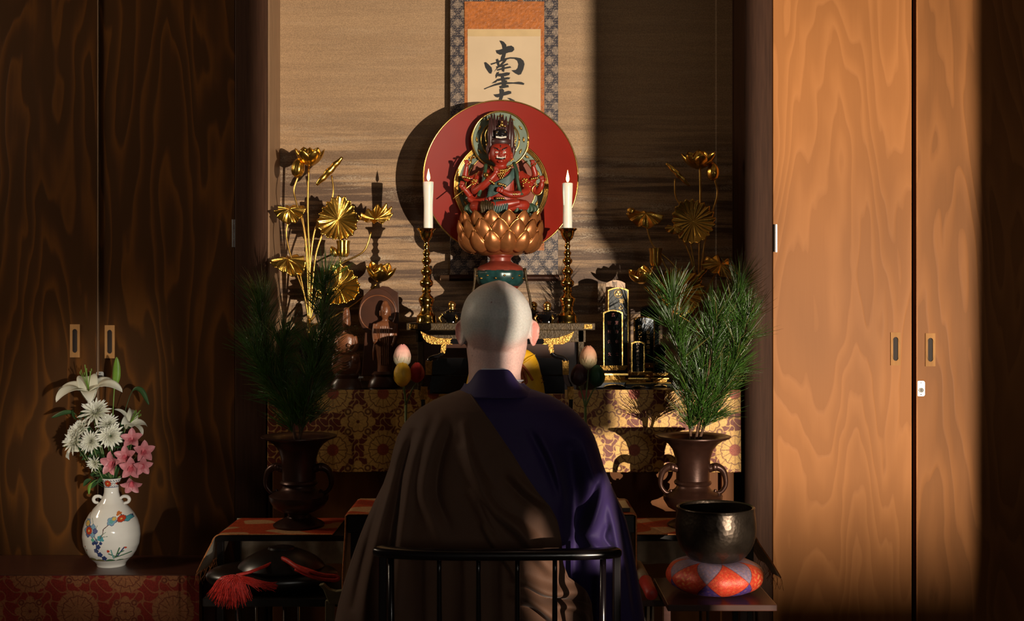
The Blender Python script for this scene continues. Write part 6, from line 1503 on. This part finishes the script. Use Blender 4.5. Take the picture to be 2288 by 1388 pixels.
# ears
def ear(s_):
    tilt = .18 if s_ > 0 else .05
    c0 = HC + Vector((s_ * (75 if s_ > 0 else 71) * kb, 4 * kb, -33 * kb))
    def fn(u, v):
        a = 2 * PI * u; rr = v
        yy_ = 19 * math.cos(a) * (1 + .25 * math.sin(a)); z_ = 30 * math.sin(a) * (1 - .10 * math.cos(a))
        rim = 5.5 * math.exp(-((rr - .86) / .12) ** 2) * (1 if math.sin(a) > -.6 else .6); bowl = -3 * math.exp(-(rr / .5) ** 2)
        th_ = math.sqrt(max(0, 1 - rr ** 6))
        return Vector((rim + bowl, yy_ * rr, z_ * rr)), th_
    m = MB()
    for sgn in (-1, 1):
        def g(u, v):
            p, th_ = fn(u, v); x_ = p.x * (1 if sgn > 0 else .5) + sgn * 3.2 * th_
            # ear stands off the skull, leaning backwards
            q = Vector((x_, p.y, p.z)); q = Matrix.Rotation(-.62, 3, 'Z') @ q
            return c0 + Vector((s_ * (q.x + 7), q.y * 1.0, q.z)) * kb
        m.grid(g, 48, 16, None, True)
    return m
for s_ in (-1, 1):
    e = ear(s_); b.add([Vector(v) for v in e.v], e.f)
me_body = b.build('body', 'skin', per)
r = me_body.modifiers.new('merge', 'REMESH'); r.mode = 'VOXEL'; r.voxel_size = .0024; r.use_smooth_shade = True
dg = bpy.context.evaluated_depsgraph_get(); nm = bpy.data.meshes.new_from_object(me_body.evaluated_get(dg)); me_body.modifiers.clear()
old = me_body.data; me_body.data = nm; bpy.data.meshes.remove(old); nm.name = 'body'
bm = bmesh.new(); bm.from_mesh(nm)
for _ in range(3): bmesh.ops.smooth_vert(bm, verts=bm.verts, factor=.5, use_axis_x=True, use_axis_y=True, use_axis_z=True)
bm.to_mesh(nm); bm.free()
nv = len(nm.vertices); V = np.empty(nv * 3); nm.vertices.foreach_get('co', V); V = V.reshape(-1, 3) + np.array(ORG[per.name])
hx = (V[:, 0] - HC.x) / kb; hy = (V[:, 1] - HC.y) / kb; hz = (V[:, 2] - HC.z) / kb
pxx = 1109 + hx; pyy = 712 - hz
scalp = np.array((.52, .50, .47)); pink = np.array((.58, .37, .33)); earc = np.array((.62, .24, .20))
line_ = sm(-20, 14, hz + 40 + 12 * np.sin(hx * .05) + .25 * (hy + 90) * 0)     # hairline across the nape
f = line_ * sm(70, 40, hy) + (hy > 55) * 0
crown = sm(52, 78, hz); f = f * (1 - .35 * crown)
C = pink * (1 - f[:, None]) + scalp * f[:, None]
near_ear = sm(76, 84, np.abs(hx)) * sm(40, 20, np.abs(hz + 34)); C = C * (1 - near_ear[:, None]) + earc * near_ear[:, None]
for mx, my in ((1056, 794), (1100, 676), (1060, 778)): C[np.hypot(pxx - mx, pyy - my) < 1.5] = (.25, .14, .12)
at = nm.color_attributes.new('Col', 'FLOAT_COLOR', 'POINT'); CC = np.ones((nv, 4)); CC[:, :3] = C; at.data.foreach_set('color', CC.ravel())
nm.materials.clear(); nm.materials.append(MAT['skin']); nm.polygons.foreach_set('use_smooth', [True] * len(nm.polygons))
m = MB()
for s_ in (-1, 1): q = head_point(0, 1); m.ball(HC + Vector((s_ * 24 * kb, 84 * kb, -10 * kb)), 10 * kb, 16, 12)
m.build('eyes', 'ivory', per)

# ---- robe: silhouette rows (py, left, right, half depth, centre shift towards the viewer)
SIL = [(866, 1052, 1172, 62, 0), (874, 1030, 1200, 70, 0), (884, 1000, 1230, 79, 0), (896, 972, 1252, 88, 0), (912, 944, 1276, 96, 2), (930, 922, 1296, 101, 2), (950, 905, 1314, 106, 3), (975, 893, 1328, 111, 4), (1005, 884, 1338, 115, 5), (1040, 876, 1348, 118, 6), (1080, 862, 1364, 121, 8), (1120, 842, 1382, 124, 8), (1160, 824, 1398, 127, 8), (1200, 808, 1408, 129, 6), (1250, 790, 1418, 130, 4), (1300, 774, 1427, 132, 0), (1350, 760, 1436, 134, -4), (1400, 750, 1442, 138, -6), (1470, 742, 1448, 150, -10), (1530, 738, 1452, 165, -20)]
A = np.array(SIL, float)
def sil(py): return tuple(float(np.interp(py, A[:, 0], A[:, i])) for i in range(1, 5))
# folds: polylines in the picture plane of the back, with a width and a height (px); negative = valley
FOLDS_K = [ # brown cloth
 ([(1042, 940), (1052, 985), (1068, 1030), (1088, 1062), (1100, 1075)], 9, 7), ([(1042, 990), (1060, 1040), (1086, 1080), (1120, 1120), (1155, 1150), (1178, 1178), (1200, 1210), (1225, 1240)], 13, 11),
 ([(1060, 1080), (1085, 1120), (1108, 1165), (1135, 1205), (1160, 1240)], 10, 8), ([(1085, 1150), (1110, 1190), (1135, 1225), (1160, 1262)], 6, 7), ([(1085, 1145), (1108, 1182), (1140, 1222)], -6, -6) if False else ([(1075, 1100), (1100, 1150), (1130, 1195)], 5, -5),
 ([(1088, 1065), (1110, 1100), (1150, 1130), (1180, 1160)], 8, -7), ([(1145, 1040), (1180, 1075), (1222, 1105)], 9, 6), ([(1130, 1055), (1165, 1090), (1205, 1122)], 9, -5), ([(1120, 1100), (1160, 1140), (1200, 1180)], 8, 4),
 ([(960, 930), (940, 980), (925, 1050), (915, 1130), (905, 1220), (895, 1330)], 13, 6), ([(935, 960), (905, 1040), (890, 1130), (875, 1230), (865, 1330)], 12, -9), ([(905, 985), (880, 1080), (855, 1180), (835, 1280), (820, 1380)], 14, 8),
 ([(990, 930), (968, 1000), (955, 1080), (975, 1130), (1000, 1190)], 14, 6), ([(1010, 950), (990, 1020), (985, 1090), (1010, 1150)], 10, -5), ([(880, 1040), (850, 1140), (822, 1240), (800, 1340)], 9, -5),
 ([(1150, 1255), (1190, 1275), (1230, 1290), (1275, 1290), (1310, 1300)], 12, 9), ([(1150, 1290), (1180, 1300), (1215, 1325), (1240, 1350), (1250, 1388)], 12, 12), ([(1160, 1340), (1190, 1352), (1215, 1375)], 8, 8), ([(1175, 1280), (1210, 1303), (1250, 1310), (1300, 1322)], 7, -9), ([(1240, 1318), (1280, 1322), (1305, 1345), (1312, 1388)], 9, 9), ([(1160, 1320), (1190, 1330), (1215, 1352)], 6, -8)]
FOLDS_R = [ # purple robe
 ([(1205, 960), (1230, 1010), (1245, 1060), (1255, 1110)], 9, 7), ([(1180, 950), (1215, 1020), (1240, 1080)], 8, -5), ([(1265, 1000), (1278, 1080), (1282, 1160), (1280, 1260), (1275, 1380)], 24, -30), ([(1300, 985), (1316, 1040), (1330, 1070)], 8, 4),
 ([(1345, 1050), (1335, 1100), (1320, 1140), (1300, 1175)], 13, 11), ([(1352, 1105), (1362, 1150), (1372, 1200), (1382, 1240)], 10, 8), ([(1335, 1060), (1312, 1110), (1296, 1150)], 9, -8), ([(1300, 1185), (1335, 1205), (1365, 1225)], 10, 8), ([(1372, 1120), (1388, 1180), (1400, 1260), (1412, 1380)], 8, -6), ([(1350, 1160), (1345, 1190), (1375, 1225)], 6, -6), ([(1392, 1240), (1400, 1320), (1412, 1388)], 9, 6), ([(1330, 1250), (1340, 1320), (1350, 1388)], 12, 6)]
def fold_disp(X, Yp_, folds):
    D = np.zeros_like(X)
    for pts, w, h in folds:
        q = np.array([(p.x, p.y) for p in smoothpts([Vector((x, y, 0)) for x, y in pts], 5)]); n = len(q); best = np.full(X.shape, 1e9); prog = np.zeros_like(X)
        for i in range(n - 1):
            (x0_, y0_), (x1_, y1_) = q[i], q[i + 1]; L2 = (x1_ - x0_) ** 2 + (y1_ - y0_) ** 2 + 1e-9
            t_ = np.clip(((X - x0_) * (x1_ - x0_) + (Yp_ - y0_) * (y1_ - y0_)) / L2, 0, 1); d_ = np.hypot(X - x0_ - t_ * (x1_ - x0_), Yp_ - y0_ - t_ * (y1_ - y0_))
            mk = d_ < best; best[mk] = d_[mk]; prog[mk] = (i + t_[mk]) / (n - 1)
        env = np.sin(np.clip(prog, 0, 1) * PI * .9 + .16) ** .5
        D += h * 2.3 * np.exp(-(best / abs(w)) ** 2) * np.clip(env, 0, 1)
    return D
BND = np.array([(862, 1040), (880, 1056), (905, 1076), (930, 1094), (960, 1115), (1000, 1143), (1040, 1168), (1080, 1196), (1110, 1222), (1140, 1238), (1180, 1246), (1232, 1250), (1262, 1262), (1290, 1300), (1320, 1312), (1388, 1318), (1530, 1326)], float)
def robe_surface(rows, thetas, off, folds, wrinkle=1.0):
    """rows: py values; thetas: (n_rows, n) angles, 0 = right, pi/2 = back."""
    PY = rows[:, None] + 0 * thetas; L = np.interp(rows, A[:, 0], A[:, 1])[:, None]; R = np.interp(rows, A[:, 0], A[:, 2])[:, None]; Dp = np.interp(rows, A[:, 0], A[:, 3])[:, None]; Sh = np.interp(rows, A[:, 0], A[:, 4])[:, None]
    # the person's upper body is wider than the arms' line of the chest: blend to a rounder back
    cx = (L + R) / 2; hw = (R - L) / 2; e = 2 / 2.15
    ct, st = np.cos(thetas), np.sin(thetas)
    X = cx + (hw + off * .5) * np.sign(ct) * np.abs(ct) ** e; Yd = -(Dp + off) * np.sign(st) * np.abs(st) ** e - Sh      # in px, negative = towards the viewer
    D = fold_disp(X, PY, folds) * np.clip(st * 3, 0, 1)
    n_ = np.sin(X * .045 + PY * .012) * 1.2 + np.sin(X * .02 - PY * .03) * 1.5 + np.sin(thetas * 9 + PY * .01) * 2.0 * (st < .2)
    Yd = Yd - D - n_ * wrinkle * np.clip(st * 3, -1, 1)
    return np.stack([P(0, 0, YPp).x + X / F * YPp - 0 * X, YPp + Yd * kb, CZ - (PY - CY) * kb], -1)
def surf_mesh(Vg, closed):
    nr, nc = Vg.shape[:2]; m = MB(); m.v = [tuple(v) for v in Vg.reshape(-1, 3)]; m.c = [(1, 1, 1)] * len(m.v)
    m.f = [(j * nc + i, j * nc + (i + 1) % nc, (j + 1) * nc + (i + 1) % nc, (j + 1) * nc + i) for j in range(nr - 1) for i in range(nc if closed else nc - 1)]
    return m
rows = np.concatenate([np.linspace(866, 960, 60), np.linspace(962, 1530, 260)])
th = np.tile(np.linspace(0, 2 * PI, 401)[:-1], (len(rows), 1))
G = robe_surface(rows, th, 0, FOLDS_R)
# the purple cloth lies flatter where the brown cloth covers it
gx = CX + G[..., 0] / YPp * F; bxx = np.interp(rows, BND[:, 0], BND[:, 1])[:, None]; under = sm(8, 40, bxx - gx) * sm(0, .3, np.sin(th))
G[..., 1] += under * 24 * kb
robe = surf_mesh(G, True).build('robe', 'robe', per)
# brown shoulder cloth: from the diagonal edge round the left side to the front
rk = np.concatenate([np.linspace(867, 960, 70), np.linspace(962, 1530, 270)]); e = 2 / 2.15
L = np.interp(rk, A[:, 0], A[:, 1]); R = np.interp(rk, A[:, 0], A[:, 2]); cx = (L + R) / 2; hw = (R - L) / 2 + 2.5
bx = np.interp(rk, BND[:, 0], BND[:, 1]); cc_ = np.clip((bx - cx) / hw, -.99, .99); c1 = np.sign(cc_) * np.abs(cc_) ** (1 / e); thB = np.arccos(c1)
TH = thB[:, None] + (4.55 - thB[:, None]) * np.linspace(0, 1, 360)[None, :]
GK = robe_surface(rk, TH, 5, FOLDS_K)
# hem: thicker rolled edge
kes = surf_mesh(GK, False).build('shoulder_cloth', 'kesa', per, solid=.004)
MB().tube([Vector(GK[i, 0]) for i in range(0, len(rk), 4)], .0028, 8).build('hem', 'kesa', kes)
# seam line on the purple back
sm_pts = [(1091, 872), (1090, 884), (1089, 897), (1088, 910)]
seam = [P(x, y, YPp) for x, y in sm_pts]
# ---- collar: standing band round the neck
def collar(off, ytop, ybot, name, mat, wtop=56, wbot=82, par=per, th_=.004, dbot=86):
    def fn(u, v):
        a = 2 * PI * (u * .86 + .07) + PI / 2            # opening at the front
        back = max(0, -math.sin(a)) if False else max(0, math.cos(a - 3 * PI / 2))
        s_ = math.sin(a); c_ = math.cos(a)
        front = max(0, s_)
        q_ = max(0, min(1, (abs(c_) - .42) / .5)); yt = ytop + 34 * q_ * q_ * (3 - 2 * q_) + 40 * front; yb = ybot + 4 * (1 - back)
        y = lerp(yt, yb, v); w = lerp(wtop, wbot, v ** 1.3) + off; d_ = lerp(66, dbot, v ** 1.3) + off
        cxp = lerp(1104, 1112, v)
        return P(cxp + w * c_, y, YPp) + Vector((0, (d_ * s_ + 2) * kb, 0))
    return MB().grid(fn, 120, 20).build(name, mat, par, solid=th_)
collar(4, 823, 884, 'robe_collar', 'robe', 60, 92, th_=.006)
collar(-2, 820.5, 846, 'inner_collar', 'collar_white', 57, 60, th_=.002, dbot=66)
# ---- wide sleeves reaching forwards to the hands
for s_ in (-1, 1):
    def fn(u, v):
        a = 2 * PI * u; c0 = Vector((xc + s_ * .185, YPp + .04, .74)).lerp(Vector((xc + s_ * .06, YPp + .30, .84)), v); rx_, rz_ = lerp(.055, .035, v), lerp(.15, .17, v)
        return c0 + Vector((math.cos(a) * rx_, math.cos(a) * rx_ * .6 * s_, math.sin(a) * rz_ - .07 * v)) + Vector((0, .004 * math.sin(a * 7), 0))
    MB().grid(fn, 64, 24, None, True).build('sleeve', 'robe' if s_ > 0 else 'kesa', per, solid=.003)
# ---- skirt of the robe over the knees
def fn(u, v):
    a = 2 * PI * u; f = v
    if f < .5: g_ = f / .5; c0 = Vector((xc, YPp + .02 + .22 * g_, .60 - .03 * g_)); 
    else: g_ = (f - .5) / .5; c0 = Vector((xc, YPp + .24 + .12 * g_, .57 - .47 * g_))
    up_ = Vector((0, 0, 1)) if f < .5 else Vector((0, 0, 1)).lerp(Vector((0, 1, 0)), min(1, g_ * 2)); rx_ = lerp(.21, .24, v) + .008 * math.sin(a * 12) * v; rz_ = lerp(.12, .14, v)
    return c0 + Vector((math.cos(a) * rx_, 0, 0)) + up_.normalized() * math.sin(a) * rz_
MB().grid(fn, 120, 40, None, True).build('robe_skirt', 'robe', per, solid=.003)
for s_ in (-1, 1):
    MB().ball((xc + s_ * .13, YPp + .50, .04), (.045, .125, .04), 24, 14).build('sock', 'tabi', per)

# ================================================================ the person's chair
YH = 2.17; kh = S(1, YH)
ch = thing('armchair', 'black wooden spindle-back chair the person is sitting on', 'chair', (P(1112, 0, YH).x, 2.38, 0))
def cP(x, y, d=0): return P(x, y, YH) + Vector((0, d, 0))
# crest rail: bowed bar, flattened, rounded ends
q = smoothpts([cP(836, 1240, .045), (cP(870, 1240, .022)), cP(960, 1240, .004), cP(1112, 1240, 0), cP(1265, 1240, .004), cP(1350, 1241, .018), cP(1386, 1242, .04)], 10)
m = MB(); vs = []; n = len(q); sg = 20
for i, p in enumerate(q):
    tt = (q[min(i + 1, n - 1)] - q[max(i - 1, 0)]).normalized(); nn = tt.cross(Vector((0, 0, 1))).normalized()
    f = min(i, n - 1 - i) / 4; k_ = math.sqrt(max(.12, 1 - (1 - min(1, f)) ** 2))
    for j in range(sg):
        a = 2 * PI * j / sg; ca, sa = math.cos(a), math.sin(a); vs.append(p + nn * .019 * k_ * math.copysign(abs(ca) ** .7, ca) + Vector((0, 0, 12 * kh * k_ * math.copysign(abs(sa) ** .7, sa))))
m.add(vs, [(i * sg + j, i * sg + (j + 1) % sg, (i + 1) * sg + (j + 1) % sg, (i + 1) * sg + j) for i in range(n - 1) for j in range(sg)] + [tuple(range(sg)), tuple((n - 1) * sg + j for j in range(sg))])
m.build('crest_rail', 'chair_wood', ch)
zse = .43
def dep(x): return float(np.interp(x, [836, 870, 960, 1112, 1265, 1350, 1386], [.045, .022, .004, 0, .004, .018, .04]))
for x in (981, 1069, 1156, 1240):
    a_ = cP(x, 1250, dep(x)); MB().tube([a_, Vector((a_.x, a_.y + .01, lerp(a_.z, zse, .5))), Vector((a_.x * .99, a_.y + .02, zse))], [5.2 * kh, 6.2 * kh, 5 * kh], 14, 6).build('spindle', 'chair_wood', ch)
for x in (871, 1349):
    a_ = cP(x, 1250, dep(x)); MB().tube([a_, Vector((a_.x, a_.y + .012, zse))], [7 * kh, 8 * kh], 14).build('back_post', 'chair_wood', ch)
for x, s_ in ((850, -1), (1382, 1)):
    a_ = cP(x, 1250, dep(x) + .004); MB().boxp(a_.x - 9 * kh, a_.x + 9 * kh, a_.y - .010, a_.y + .016, zse - .04, a_.z).build('outer_post', 'chair_wood', ch, smooth=False, bevel=.003)
xl_, xr_ = cP(842, 0).x, cP(1386, 0).x
MB().boxp(xl_, xr_, 2.19, 2.62, zse - .035, zse).build('seat', 'chair_wood', ch, smooth=False, bevel=.008)
for x in (xl_ + .03, xr_ - .03):
    for y in (2.22, 2.59): MB().tube([(x, y, zse - .03), (x, y, 0)], [.019, .014], 14).build('leg', 'chair_wood', ch)
    MB().tube([(x, 2.22, .18), (x, 2.59, .18)], .009, 10).build('stretcher', 'chair_wood', ch)
